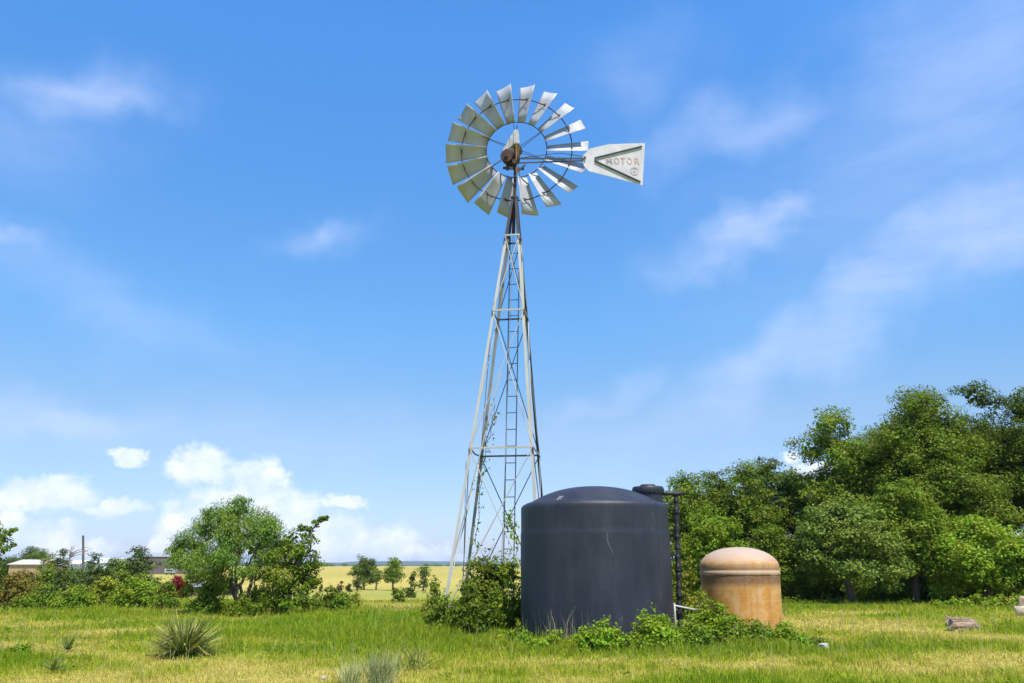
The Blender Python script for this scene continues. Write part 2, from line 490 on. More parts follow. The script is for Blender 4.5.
# cirrus
mp = N(nt, 'ShaderNodeMapping'); L(nt, AE, mp.inputs[0]); mp.inputs['Rotation'].default_value = (0, 0, R(-24)); mp.inputs['Scale'].default_value = (.05, .24, 1)
wz = nz(mp.outputs[0], 1.6, 9, .66)
warp2 = VM('MULTIPLY', VM('SUBTRACT', nz(AE, .12, 4, .55, True), (.5, .5, .5)).outputs[0], (13, 9, 0)).outputs[0]
AEc = VM('ADD', AE, warp2).outputs[0]
CIR = [(830, 330, 340, 50, 27, .62), (965, 225, 170, 60, 25, .70), (745, 232, 105, 32, 12, .75), (735, 118, 120, 42, 8, .5), (640, 70, 90, 50, 10, .25), (105, 95, 75, 34, 8, .60), (40, 130, 90, 60, 0, .25),
       (328, 232, 62, 24, 10, .55), (5, 238, 50, 16, -12, .55), (55, 412, 120, 22, -4, .70), (600, 405, 80, 26, 20, .45), (980, 80, 180, 120, 30, .48), (120, 300, 180, 40, -18, .30),
       (900, 150, 260, 130, 28, .32), (250, 440, 420, 40, 0, .22), (650, 440, 300, 50, 6, .25)]
tot = None
for (px, py, rx, ry, ang, st) in CIR:
    d, v = blob(AEc, px, py, rx, ry, ang)
    g = M('MULTIPLY', M('POWER', 2.71828, M('MULTIPLY', M('MULTIPLY', d, d), -1.6)), st)
    tot = g if tot is None else M('MAXIMUM', tot, g)
mr2 = N(nt, 'ShaderNodeMapRange', interpolation_type='SMOOTHSTEP'); mr2.inputs[1].default_value = .28; mr2.inputs[2].default_value = .72
mr2.inputs[3].default_value = .55
L(nt, wz, mr2.inputs[0])
cirm = M('MULTIPLY', tot, mr2.outputs[0])
CW = 5.6                                        # cloud brightness before the sky strength
cirs = M('MULTIPLY', cirm, .85)
c1 = mixc(nt, cirs, skycol, (.60 * CW, .71 * CW, 1.0 * CW))
cc = mixc(nt, 1.0, ccol, (CW, CW, CW), 'MULTIPLY')
c2 = mixc(nt, cmask, c1, cc)
L(nt, c2, bg.inputs[0]); bg.inputs[1].default_value = SKY_STR
L(nt, bg.outputs[0], wo.inputs[0])

# ------------------------------------------------------------------ shared materials
BARK = simple_mat('bark', (.12, .095, .07), .9, .45, 9, stretch=(1, 1, .3), bstr=.5)
BARK_PALE = simple_mat('bark_pale', (.24, .21, .17), .9, .4, 9, stretch=(1, 1, .3), bstr=.5)
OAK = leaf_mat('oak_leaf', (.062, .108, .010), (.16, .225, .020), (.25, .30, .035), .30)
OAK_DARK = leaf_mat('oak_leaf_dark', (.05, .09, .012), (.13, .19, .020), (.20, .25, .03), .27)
OAK_GREY = leaf_mat('elm_leaf', (.07, .115, .018), (.17, .23, .036), (.26, .31, .055), .28)
BRIGHT = leaf_mat('hackberry_leaf', (.085, .15, .010), (.20, .29, .020), (.33, .40, .05), .35)
YELLOW = leaf_mat('yellowish_leaf', (.12, .17, .016), (.29, .33, .03), (.46, .43, .06), .35)
MESQ = leaf_mat('mesquite_leaf', (.085, .155, .022), (.20, .31, .040), (.30, .40, .065), .4)
JUNI = leaf_mat('juniper_leaf', (.038, .066, .016), (.095, .14, .028), (.14, .18, .035), .2)
SHRUB = leaf_mat('shrub_leaf', (.062, .12, .010), (.165, .245, .020), (.28, .34, .04), .32)
WEED = leaf_mat('weed_leaf', (.085, .165, .010), (.20, .31, .016), (.34, .42, .04), .35)
RED = leaf_mat('red_leaf', (.10, .006, .008), (.24, .016, .018), (.34, .035, .03), .25)
OLIVE = leaf_mat('olive_leaf', (.12, .10, .02), (.25, .22, .04), (.40, .27, .06), .3)
BRUSH = leaf_mat('brush_leaf', (.09, .06, .02), (.17, .13, .035), (.26, .16, .05), .2)

# ------------------------------------------------------------------ ground
def axis(lo, hi, step, far, ratio=1.09):
    a = list(np.arange(lo, hi + 1e-6, step))
    s = step; x = hi
    while x < far:
        s *= ratio; x += s; a.append(x)
    s = step; x = lo
    pre = []
    while x > -far:
        s *= ratio; x -= s; pre.append(x)
    return np.array(pre[::-1] + a)
xs = axis(-32, 32, .35, 8000); ys = axis(6, 48, .3, 8000, 1.06)
GX, GY = np.meshgrid(xs, ys)
def lush(x, y):
    """0 = dry straw, 1 = fresh green"""
    n = fbm(x * .22 + 3, y * .42 + 1, 3, 4) * .75 + fbm(x * .9, y * 1.3, 9, 3) * .25
    v = (n - .5) * 3.6 + .50
    v = v + .42 * np.exp(-((x - 2.0) / 5.5) ** 2 - ((y - 17.4) / 2.3) ** 2)      # weeds along the tanks
    v = v + .45 * np.exp(-((x + 3.0) / 3.4) ** 2 - ((y - 21) / 4.5) ** 2)        # tall green grass left of the tower
    v = v + .25 * np.exp(-((x + 12) / 9) ** 2 - ((y - 28) / 3) ** 2)
    v = v - .38 * np.exp(-((x - 12) / 7) ** 2 - ((y - 27) / 4.0) ** 2)            # dry field right
    v = v - .10 * np.exp(-((y - 12.5) / 2.2) ** 2)
    return np.clip(v, 0, 1)
GREEN = np.array([.225, .325, .020]); MIDG = np.array([.38, .41, .038]); DRY = np.array([.56, .47, .115])
def gcol(lu):
    lu = np.asarray(lu)[..., None]
    a = DRY + (MIDG - DRY) * sstep(0, .5, lu)
    return a + (GREEN - a) * sstep(.5, 1, lu)
lu = lush(GX, GY)
gc = gcol(lu) * .72
far = sstep(45, 90, GY)[..., None]
gold = np.array([.43, .35, .09]) * (.8 + .4 * fbm(GX * .02, GY * .012, 5, 4))[..., None]
field_green = np.array([.30, .30, .065])
fz = sstep(110, 175, GY + 30 * (fbm(GX * .03, GY * .02, 8) - .5))[..., None]
gp = sstep(.52, .66, fbm(GX * .018 + 4, GY * .008, 15, 4))[..., None] * .3
gold = gold * (1 - gp) + np.array([.27, .28, .06]) * gp
gfar = field_green * (1 - fz) + gold * fz
gc = gc * (1 - far) + gfar * far
GZ = terr(GX, GY) + .03 * (fbm(GX * .8, GY * .8, 2, 3) - .5) * np.clip(1 - np.abs(GY - 20) / 60, 0, 1)
V = np.stack([GX, GY, GZ], -1).reshape(-1, 3)
ny, nx = GX.shape
I = np.arange(ny * nx).reshape(ny, nx)
Q = np.stack([I[:-1, :-1], I[:-1, 1:], I[1:, 1:], I[1:, :-1]], -1).reshape(-1, 4)
m, nt, out = newmat('meadow_soil')
a = N(nt, 'ShaderNodeAttribute'); a.attribute_name = 'col'
n1 = noise(nt, 2.2, 8, .7, objvec(nt)); n2 = noise(nt, 14, 4, .7, objvec(nt))
f1 = ramp(nt, n1, [(.3, (.66, .66, .66)), (.7, (1.25, 1.25, 1.25))])
f2 = ramp(nt, n2, [(.3, (.7, .7, .7)), (.7, (1.2, 1.2, 1.2))])
c = mixc(nt, 1, mixc(nt, 1, a.outputs[0], f1, 'MULTIPLY'), f2, 'MULTIPLY')
principled(nt, out, c, 1, .05, 0, n2, .6, .05)
tag(np_mesh('ground', V, Q, m, col=gc.reshape(-1, 3), smooth=True), kind='structure')

# ------------------------------------------------------------------ grass
rng = np.random.default_rng(11)
KEEP = []      # circles without grass: tanks
def scatter(y0, y1, dens, margin=1.5):
    area = lambda y: .66 * y + margin
    n = int(dens * (y1 - y0) * (area(y0) + area(y1)))
    y = y0 + (y1 - y0) * rng.random(n * 2); x = (rng.random(n * 2) * 2 - 1) * area(y1)
    k = np.abs(x) < area(y); x, y = x[k][:n], y[k][:n]
    for (cx, cy, r) in ((2.05, 20.35, 1.86), (5.65, 20.8, 1.05)):
        k = (x - cx) ** 2 + (y - cy) ** 2 > r * r; x, y = x[k], y[k]
    return x, y
def blades(x, y, h, w, col, lean=.45):
    n = len(x)
    z = terr(x, y) - .01
    P0 = np.stack([x, y, z], 1)
    a = rng.uniform(0, 2 * np.pi, n); t = np.stack([np.cos(a), np.sin(a), np.zeros(n)], 1)
    b = rng.uniform(0, 2 * np.pi, n); ld = np.stack([np.cos(b), np.sin(b), np.zeros(n)], 1) * (rng.random(n) * lean)[:, None]
    H = h[:, None]; Wd = w[:, None]
    up = np.array([0, 0, 1.0])
    p1 = P0 + (up * .55 + ld * .22) * H; p2 = P0 + (up * (1 - .35 * (np.linalg.norm(ld, axis=1) ** 2)[:, None]) + ld * .95) * H
    V = np.stack([P0 - t * Wd * .5, P0 + t * Wd * .5, p1 - t * Wd * .42, p1 + t * Wd * .42, p2 - t * Wd * .08, p2 + t * Wd * .08], 1).reshape(-1, 3)
    i = np.arange(n)[:, None] * 6
    Q = np.concatenate([i + np.array([0, 1, 3, 2]), i + np.array([2, 3, 5, 4])], 1).reshape(-1, 4)
    return V, Q, np.repeat(col, 6, 0)
parts = []
for (y0, y1, de, wd) in ((10.3, 15, 620, .008), (15, 21, 420, .010), (21, 29, 190, .015), (29, 46, 80, .024)):
    x, y = scatter(y0, y1, de)
    l = lush(x, y)
    tuft = fbm(x * 1.7, y * 1.2, 21, 3)
    h = (.05 + .085 * l + .34 * np.clip(tuft - .54, 0, 1)) * rng.uniform(.5, 1.4, len(x))
    l2 = np.clip(l + rng.normal(size=len(x)) * .18 + (tuft - .5) * 1.3 + (vnoise(x * 6, y * 4, 77) - .5) * .55, 0, 1)
    c = gcol(l2) * rng.uniform(.75, 1.15, (len(x), 1))
    parts.append(blades(x, y, h, np.full(len(x), wd * 1.25) * rng.uniform(.7, 1.3, len(x)), c, 1.25))
# taller uneven growth at the tanks, under the tower and along the hedge foot
for (cx, cy, sx_, sy_, n, h0, h1) in ((2.6, 17.2, 3.0, .6, 14000, .10, .34), (-2.6, 20.3, 2.2, 1.5, 15000, .14, .42), (-11, 29.0, 8.5, .9, 12000, .15, .45), (12, 32.2, 7, .9, 9000, .12, .4)):
    x = cx + rng.normal(size=n) * sx_; y = cy + rng.normal(size=n) * sy_
    k = ((x - 2.05) ** 2 + (y - 20.35) ** 2 > 3.5) & ((x - 5.72) ** 2 + (y - 20.85) ** 2 > 1.1); x, y = x[k], y[k]
    t_ = np.clip(fbm(x * 2.2, y * 2.2, 61, 3) * 1.9 - .45, .15, 1.2)
    h = rng.uniform(h0, h1, len(x)) * t_
    c = gcol(np.clip(.75 + rng.normal(size=len(x)) * .25, 0, 1)) * rng.uniform(.8, 1.2, (len(x), 1))
    parts.append(blades(x, y, h, np.full(len(x), .011 + .0004 * max(0, cy - 16)) * rng.uniform(.7, 1.4, len(x)), c, .9))
def joinp(parts):
    vs, qs, cs = [], [], []; o = 0
    for V, Q, C in parts:
        vs.append(V); qs.append(Q + o); cs.append(C); o += len(V)
    return np.concatenate(vs), np.concatenate(qs), np.concatenate(cs)
GRASS = attr_leaf_mat('grass_blade', .45)
V, Q, Cc = joinp(parts)
tag(np_mesh('grass', V, Q, GRASS, col=Cc), 'yellow green meadow grass with straw coloured patches', 'grass', kind='stuff')
# long dry stalks with seed heads
parts = []
for (y0, y1, de, wd) in ((10.3, 16, 11, .006), (16, 24, 6, .008), (24, 40, 2.5, .012)):
    x, y = scatter(y0, y1, de)
    n = len(x)
    k = fbm(x * .6, y * .6, 31, 3) > .5
    x, y = x[k], y[k]; n = len(x)
    h = rng.uniform(.2, .45, n)
    c = np.array([.52, .45, .20]) * rng.uniform(.7, 1.2, (n, 1)) 
    parts.append(blades(x, y, h, np.full(n, wd), c, .35))
    hx = x + rng.normal(size=n) * .03
V, Q, Cc = joinp(parts)
# pale stalks standing in front of the big tank
n = 46; xa = 1.0 + rng.normal(size=n) * .45; ya = 18.1 + rng.normal(size=n) * .15
parts = [(V, Q, Cc), blades(xa, ya, rng.uniform(.35, .85, n), np.full(n, .008), np.array([.55, .47, .24]) * rng.uniform(.7, 1.15, (n, 1)), .5)]
V, Q, Cc = joinp(parts)
tag(np_mesh('dry_grass_stalks', V, Q, GRASS, col=Cc), 'tall pale dry stalks scattered through the meadow', 'grass', kind='stuff')

# small broad leaved weeds sprinkled through the grass
x, y = scatter(10.8, 34, .9)
k = (lush(x, y) > .35) & (fbm(x * .5, y * .5, 55, 3) > .47); x, y = x[k], y[k]
z = terr(x, y)
cl = [(np.array([a_, b_, c_ + .05]), (q_, q_, q_ * .7)) for a_, b_, c_, q_ in zip(x, y, z, rng.uniform(.05, .16, len(x)))]
V, Q = foliage(rng, cl, .055, .6, 2.2, 6, core=0)
tag(np_mesh('ground_weeds', V, Q, leaf_mat('meadow_weed_leaf', (.10, .19, .012), (.20, .30, .018), (.34, .40, .04), .35)), 'small broad leaved green weeds sprinkled through the meadow', 'weeds', kind='stuff')
# ------------------------------------------------------------------ big black tank
TX, TY, TR = 2.05, 20.35, 1.835
m, nt, out = newmat('black_polyethylene')
v = objvec(nt)
n1 = noise(nt, 1.1, 5, .6, v); n2 = noise(nt, 60, 2, .5, v)
vs_ = objvec(nt, (1, 1, .12)); n3 = noise(nt, 2.5, 4, .7, vs_)
col = ramp(nt, n1, [(.3, (.011, .014, .024)), (.7, (.025, .027, .040))])
dust = ramp(nt, n3, [(.46, (0, 0, 0)), (.75, (.42, .42, .42))])
col = mixc(nt, dust, col, (.062, .062, .074))
# pale scuffs and scratches: thin stretched noise lines where a second noise allows
ms = N(nt, 'ShaderNodeMapping'); ms.inputs['Rotation'].default_value = (.5, .6, .3); ms.inputs['Scale'].default_value = (6, 6, 1.1)
tcn = N(nt, 'ShaderNodeTexCoord'); L(nt, tcn.outputs['Object'], ms.inputs[0])
ns = noise(nt, 1.2, 2, .5, ms.outputs[0]); n5 = noise(nt, 1.7, 2, .5, v)
sc = ramp(nt, ns, [(.492, (0, 0, 0)), (.5, (1, 1, 1)), (.508, (0, 0, 0))])
al = ramp(nt, n5, [(.60, (0, 0, 0)), (.68, (.55, .55, .55))])
col = mixc(nt, mixc(nt, 1, sc, al, 'MULTIPLY'), col, (.16, .16, .17))
ro = ramp(nt, n1, [(.3, (.50, .50, .50)), (.7, (.62, .62, .62))])
principled(nt, out, col, ro, .5, 0, n2, .05, .004)
TANKM = m
tank = empty('water_tank', (TX, TY, 0), 'large black plastic water tank with low domed top beside the windmill', 'water tank')
mb = MB()
prof = [(TR * .96, -.05), (TR, .03), (TR, .06), (TR, .8), (TR, 1.6), (TR, 2.30), (TR, 2.34), (TR - .004, 2.38), (TR - .010, 2.43), (TR - .010, 2.48), (TR - .010, 2.7), (TR - .010, 2.90), (TR - .010, 2.955),
        (TR - .014, 2.99), (TR - .035, 3.03), (TR - .075, 3.06), (TR - .12, 3.085), (TR - .17, 3.105), (TR - .21, 3.112), (TR - .24, 3.12)]
r0 = TR - .24; z0 = 3.12
for k in range(1, 15):
    t = k / 14; r = r0 * (1 - t)
    prof.append((max(r, .02), z0 + .40 * (1 - (1 - t) ** 2.4)))
mb.lathe(prof, 128, (TX, TY, 0))
mb.build('tank_body', TANKM, tank, smooth=True, auto=40)
# pale scuff on the shoulder and gouges down the wall (raised plastic burrs)
SCUFF = simple_mat('scuffed_plastic', (.115, .115, .13), .6, .4, 20)
def scuff(pts, w):
    mb = MB()
    for i in range(len(pts) - 1):
        a, b = Vector(pts[i]), Vector(pts[i + 1]); d = (b - a).normalized()
        c0 = Vector((TX, TY, a.z)); nn = (a - c0).normalized(); s = d.cross(nn).normalized()
        w0 = w * (.35 + math.sin(math.pi * i / (len(pts) - 1)) * .65); w1 = w * (.35 + math.sin(math.pi * (i + 1) / (len(pts) - 1)) * .65)
        mb.add([a - s * w0, a + s * w0, b + s * w1, b - s * w1], [(0, 1, 2, 3)])
    return mb
def on_wall(px, py):
    d = at(px, py, 10) - Vector((0, 0, CAMZ)); d.normalize()
    # ray / cylinder
    ox, oy = -TX, -TY
    A = d.x ** 2 + d.y ** 2; B = ox * d.x + oy * d.y; C_ = ox * ox + oy * oy - (TR + .006) ** 2
    t = (-B - math.sqrt(max(0, B * B - A * C_))) / A
    return Vector((0, 0, CAMZ)) + d * t
for pts, w in (([(608, 531), (607, 537), (608, 543), (611, 549), (614, 555)], .010), ([(571, 610), (569, 616), (567, 622), (566, 627)], .008),
               ([(549, 627), (553, 631), (558, 636)], .007), ([(660, 585), (661, 592), (660, 600)], .008), ([(667, 566), (668, 575)], .006), ([(655, 606), (658, 611), (662, 612)], .006)):
    scuff([on_wall(*p) for p in pts], w).build('scratch', SCUFF, tank)
mb = MB()   # shoulder patch follows the dome
pp = []
for (px, py) in ((555, 503), (557.5, 500), (560, 498), (563, 496)):
    d = at(px, py, 10) - Vector((0, 0, CAMZ)); d.normalize(); best = None
    for k in range(400):
        t = 18.4 + k * .008; q = Vector((0, 0, CAMZ)) + d * t
        rr = math.hypot(q.x - TX, q.y - TY)
        zz = np.interp(rr, [p[0] for p in prof[::-1]], [p[1] for p in prof[::-1]])
        if rr < TR and q.z <= zz + .008: best = q; break
    if best is not None: pp.append(best)
if len(pp) > 1:
    for i in range(len(pp) - 1):
        w0 = .01 + .025 * i; w1 = .01 + .025 * (i + 1)
        mb.add([pp[i] + Vector((-w0, 0, 0)), pp[i] + Vector((w0, 0, 0)), pp[i + 1] + Vector((w1, 0, 0.004)), pp[i + 1] + Vector((-w1, 0, .004))], [(0, 1, 2, 3)])
    mb.build('scratch', SCUFF, tank)
# manway neck and lid
lx, ly = TX + 1.40, TY + .12
mb = MB(); mb.lathe([(.36, 3.0), (.36, 3.40), (.365, 3.44)], 48, (lx, ly, 0)); 
neck = mb.build('manway', TANKM, tank, smooth=True, auto=40)
mb = MB(); mb.lathe([(.385, 3.36), (.395, 3.38), (.395, 3.50), (.375, 3.53), (.20, 3.545), (.19, 3.58), (.17, 3.59), (.02, 3.59)], 48, (lx, ly, 0))
for k in range(24):
    t = 2 * math.pi * k / 24
    mb.box((lx + .397 * math.cos(t), ly + .397 * math.sin(t), 3.425), .02, .03, .08, Matrix.Rotation(t, 3, 'Z'))
mb.build('lid', TANKM, neck, smooth=True, auto=35)

# black wrapped standpipe
m, nt, out = newmat('pipe_wrap')
n = noise(nt, 9, 4, .7, objvec(nt, (1, 1, 1.5)))
principled(nt, out, ramp(nt, n, [(.35, (.006, .006, .007)), (.75, (.030, .031, .034))]), .5, .4, 0, n, .8, .03)
PIPEM = m
p0 = at(676, 494, 20.6); p1 = at(679.5, 622, 20.2)
pipe = empty('standpipe', (p1.x, p1.y, 0), 'black wrapped upright pipe with a tee on top, standing between the two tanks', 'pipe')
rngp = random.Random(5)
pts = []; rad = []
zt = p0.z
for k in range(46):
    t = k / 45
    z = -.05 + (zt + .05) * t
    pts.append((p1.x + (p0.x - p1.x) * t + .012 * math.sin(k * 1.7), p1.y + (p0.y - p1.y) * t + .01 * math.sin(k * 2.3), z))
    rad.append(.062 + .016 * math.sin(k * 2.1) + rngp.uniform(-.006, .01))
mb = MB(); mb.tube(pts, rad, 12); mb.build('riser', PIPEM, pipe, smooth=True)
mb = MB(); mb.tube([(lx + .30, ly - .05, zt), (p0.x - .1, p0.y, zt + .005), (p0.x, p0.y, zt), (p0.x + .10, p0.y, zt + .01), (p0.x + .2, p0.y, zt + .02)], [.045, .048, .075, .06, .055], 12)
mb.build('tee', PIPEM, pipe, smooth=True)
for k, z in enumerate((.9, 1.5, 2.3, 2.9)):
    t = z / zt; mb = MB()
    mb.lathe([(.088, z - .02), (.09, z - .015), (.09, z + .015), (.088, z + .02)], 14, (p1.x + (p0.x - p1.x) * t, p1.y + (p0.y - p1.y) * t, 0))
    mb.build('tape_band', PIPEM, pipe, smooth=True, auto=30)

WHITEPVC = simple_mat('white_pvc', (.42, .42, .40), .5, .25, 8)
g1 = at(671, 605, 20.0); g2 = at(702, 611, 20.3)
t_ = empty('transfer_pipe', (g1.x, g1.y, 0), 'thin white pipe joining the black tank to the orange tank near the ground', 'pipe')
mb = MB(); mb.tube([g1, (g1 + g2) / 2, g2], .024, 10); mb.build('run', WHITEPVC, t_, smooth=True)
q = at(674.5, 605, 19.99); mb = MB(); mb.tube([(q.x, q.y, q.z + .03), (q.x, q.y, .0)], .022, 10); mb.build('drop', WHITEPVC, t_, smooth=True)
g1 = at(444, 606.5, 21.3); g2 = at(516, 612.5, 21.7)
mb = MB(); mb.tube([g1, g2], .022, 10)
o = mb.build('supply_pipe', WHITEPVC, None, smooth=True); tag(o, 'white pipe showing through the bushes at the foot of the windmill', 'pipe')

# ------------------------------------------------------------------ orange fibreglass tank
SX, SY, SR = 5.72, 20.85, .965
m, nt, out = newmat('orange_fibreglass')
tcn = N(nt, 'ShaderNodeTexCoord'); sp = N(nt, 'ShaderNodeSeparateXYZ'); L(nt, tcn.outputs['Object'], sp.inputs[0])
vw = objvec(nt, (.5, .5, 16)); nw = noise(nt, 2.0, 4, .65, vw)
nb = noise(nt, 3.2, 6, .7, objvec(nt)); nf = noise(nt, 38, 3, .6, objvec(nt, (1, 1, 2)))
base = ramp(nt, nw, [(.25, (.43, .185, .030)), (.5, (.55, .25, .048)), (.75, (.63, .31, .072))])
base = mixc(nt, ramp(nt, nb, [(.42, (0, 0, 0)), (.58, (.85, .85, .85))]), base, (.62, .37, .16))
nv_ = noise(nt, 3.0, 4, .7, objvec(nt, (2.5, 2.5, .22)))
base = mixc(nt, ramp(nt, nv_, [(.5, (0, 0, 0)), (.7, (.45, .45, .45))]), base, (.30, .135, .04))
zz = N(nt, 'ShaderNodeMath', operation='ADD'); L(nt, sp.outputs[2], zz.inputs[0])
zw = N(nt, 'ShaderNodeMath', operation='MULTIPLY_ADD'); L(nt, nb, zw.inputs[0]); zw.inputs[1].default_value = .16; zw.inputs[2].default_value = -.08
L(nt, zw.outputs[0], zz.inputs[1])
zn = N(nt, 'ShaderNodeMapRange'); zn.inputs[1].default_value = 0; zn.inputs[2].default_value = 2.2; L(nt, zz.outputs[0], zn.inputs[0])
k = 1 / 2.2
# weathering belts of the old tank: sooty belt under the ring, bleached dome
soot = ramp(nt, zn.outputs[0], [(1.08 * k, (0, 0, 0)), (1.22 * k, (.9, .9, .9)), (1.37 * k, (1, 1, 1)), (1.42 * k, (.15, .15, .15)), (1.50 * k, (.2, .2, .2)), (1.56 * k, (.55, .55, .55)), (1.70 * k, (.1, .1, .1))])
col = mixc(nt, mixc(nt, 1, soot, ramp(nt, nf, [(.35, (.45, .45, .45)), (.6, (1, 1, 1))]), 'MULTIPLY'), base, (.11, .065, .05))
bl = ramp(nt, zn.outputs[0], [(1.38 * k, (0, 0, 0)), (1.42 * k, (.85, .85, .85)), (1.48 * k, (.7, .7, .7)), (1.53 * k, (.12, .12, .12)), (1.66 * k, (.2, .2, .2)), (1.80 * k, (.85, .85, .85)), (1.92 * k, (1, 1, 1))])
bl = mixc(nt, 1, bl, ramp(nt, nf, [(.3, (.55, .55, .55)), (.6, (1, 1, 1))]), 'MULTIPLY')
col = mixc(nt, bl, col, (.41, .325, .27))
principled(nt, out, col, .62, .3, 0, nf, .25, .008)
FIB = m
st = empty('fibreglass_tank', (SX, SY, 0), 'small orange brown fibreglass tank with a bleached domed top and raised ring', 'tank')
mb = MB()
prof = [(SR * .962, -.05), (SR * .964, .02), (SR * .978, .6), (SR * .996, 1.22), (SR + .002, 1.36)]
mb.lathe(prof + [(SR - .004, 1.55)], 96, (SX, SY, 0)); mb.build('tank_body', FIB, st, smooth=True, auto=40)
mb = MB(); mb.lathe([(SR + .002, 1.375), (SR + .012, 1.39), (SR + .016, 1.43), (SR + .012, 1.47), (SR + .001, 1.485)], 96, (SX, SY, 0)); mb.build('ring', FIB, st, smooth=True)
prof = [(SR + .002, 1.535), (SR + .004, 1.56), (SR, 1.61)]
for k_ in range(1, 17):
    t = k_ / 16 * math.pi / 2
    prof.append((max(.02, SR * math.cos(t) ** .9), 1.61 + .45 * math.sin(t) ** 1.15))
mb = MB(); mb.lathe(prof, 96, (SX, SY, 0)); mb.build('dome', FIB, st, smooth=True, auto=50)

# ------------------------------------------------------------------ windmill
GALV_LIT = rusty_mat('weathered_lit_galvanised', (.52, .49, .41), (.30, .17, .08), .60, 4, .5, .15)  # front tower steel: weathered zinc with its sunlit tone put into the colour
GALV_DARK_SHADE = rusty_mat('dark_and_shaded_galvanised', (.055, .055, .06), (.10, .055, .03), .6, 6, .5, .3)  # dark fittings, and rear tower steel with its shade painted in
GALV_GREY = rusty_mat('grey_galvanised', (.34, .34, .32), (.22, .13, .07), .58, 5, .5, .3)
RUST = rusty_mat('rusted_iron', (.055, .03, .022), (.16, .06, .03), .52, 8, .85)
BLADE = None
m, nt, out = newmat('blade_sheet')
v = objvec(nt); n = noise(nt, 1.6, 4, .6, v); n2 = noise(nt, 9, 5, .7, v)
c = ramp(nt, n, [(.3, (.34, .34, .36)), (.7, (.455, .453, .47))])
c = mixc(nt, ramp(nt, n2, [(.6, (0, 0, 0)), (.8, (.5, .5, .5))]), c, (.30, .27, .25))
principled(nt, out, c, .5, .4, .1, n2, .05, .01)
BLADE = m
HOOD = simple_mat('hood_paint', (.38, .37, .36), .5, .3, 7)

WB = Vector((-.37, 25, 0))
mill = empty('windmill', tuple(WB), 'tall steel lattice windmill with an eighteen blade wheel and lettered tail vane', 'windmill')
YAW = R(8)
ex = Vector((math.cos(YAW), -math.sin(YAW), 0)); ey = Vector((math.sin(YAW), math.cos(YAW), 0))
def cen(z): return Vector((WB.x + .0335 * z, 25, z))
def half(z): return max(.085, 1.47 - .0995 * z)
def corner(ix, iy, z):
    return cen(z) + ex * ix * half(z) + ey * iy * half(z)
ZT = 13.75
for ix, iy, mt in ((-1, -1, GALV_LIT), (1, -1, GALV_LIT), (-1, 1, GALV_GREY), (1, 1, GALV_DARK_SHADE)):  # front legs carry the lit tone, rear right leg the shaded one
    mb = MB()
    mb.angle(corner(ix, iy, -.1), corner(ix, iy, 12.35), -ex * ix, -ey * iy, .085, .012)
    leg = mb.build('leg', mt, mill)
    mb = MB()
    mb.angle(corner(ix, iy, 12.1) + (ex * ix + ey * iy) * .006, corner(ix, iy, ZT) + (ex * ix + ey * iy) * .006, -ex * ix, -ey * iy, .10, .014)
    mb.build('stub', GALV_DARK_SHADE, leg)
    for z in (5.05, 9.57, 12.15):
        mb = MB(); mb.box(corner(ix, iy, z) + (ex * ix + ey * iy) * .004 - Vector((0, 0, .10)), .03, .10, .16, Matrix.Rotation(-YAW, 3, 'Z'))
        mb.build('splice_plate', RUST, leg)
def face_bar(z, a, b, mt, sag=0):
    mb = MB()
    p, q = corner(*a, z), corner(*b, z)
    if sag: mb.tube([p, (p + q) / 2 - Vector((0, 0, sag)), q], .025, 6)
    else: mb.bar(p, q, .055, .03)
    mb.build('girt', mt, mill)
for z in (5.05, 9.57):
    face_bar(z, (-1, -1), (1, -1), GALV_LIT); face_bar(z, (-1, 1), (1, 1), GALV_DARK_SHADE)
    face_bar(z, (-1, -1), (-1, 1), GALV_DARK_SHADE, .06 if z < 6 else .03); face_bar(z, (1, -1), (1, 1), GALV_GREY)
face_bar(12.3, (-1, -1), (1, -1), GALV_LIT); face_bar(12.2, (-1, 1), (1, 1), GALV_DARK_SHADE); face_bar(12.3, (-1, -1), (-1, 1), GALV_GREY)
face_bar(12.3, (1, -1), (1, 1), GALV_DARK_SHADE)
lv = [(0.1, 5.05), (5.05, 9.57), (9.57, 12.3)]
faces = (((-1, -1), (1, -1), GALV_LIT), ((-1, 1), (1, 1), GALV_DARK_SHADE), ((-1, -1), (-1, 1), GALV_GREY), ((1, -1), (1, 1), GALV_GREY))
for (za, zb) in lv:
    for a, b, mt in faces:
        for p, q in ((a, b), (b, a)):
            mb = MB(); mb.tube([corner(*p, za), corner(*q, zb)], .014 if za > .2 else .016, 6); mb.build('brace', mt, mill)
# leaning loose pole with rust, from the left front foot up into the tower
pa, pb = at(449, 575, 24.2), at(501, 372, 25.2)
mb = MB(); mb.bar(pa, pb, .06, .035); pole = mb.build('loose_rail', GALV_GREY, mill)
pole['label'] = 'loose grey rail leaning inside the tower'
mb = MB(); mb.tube([at(466, 462, 24.9), at(463.5, 575, 24.9)], .009, 5); mb.build('cable', GALV_DARK_SHADE, mill)
# ladder on the far face, its shade painted into the dark metal
lad = None
zb_, ztp = .2, 12.4
def lad_pt(sx, z):
    c = cen(z) + ey * (half(z) - .03); return c + ex * (.03 + sx * .165)
mbr = [MB(), MB()]
for i, s in enumerate((-1, 1)):
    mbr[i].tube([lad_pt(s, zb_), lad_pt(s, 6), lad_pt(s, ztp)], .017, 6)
lad = mbr[0].build('ladder', GALV_DARK_SHADE, mill); mbr[1].build('rail', GALV_DARK_SHADE, lad)
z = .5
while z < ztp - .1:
    mb = MB(); mb.tube([lad_pt(-1, z), lad_pt(1, z)], .014, 6); mb.build('rung', GALV_DARK_SHADE, lad); z += .54
# pump rod and drop pipe in the middle
mb = MB(); mb.tube([cen(.1), cen(12.8)], .010, 6); mb.build('pump_rod', GALV_GREY, mill)
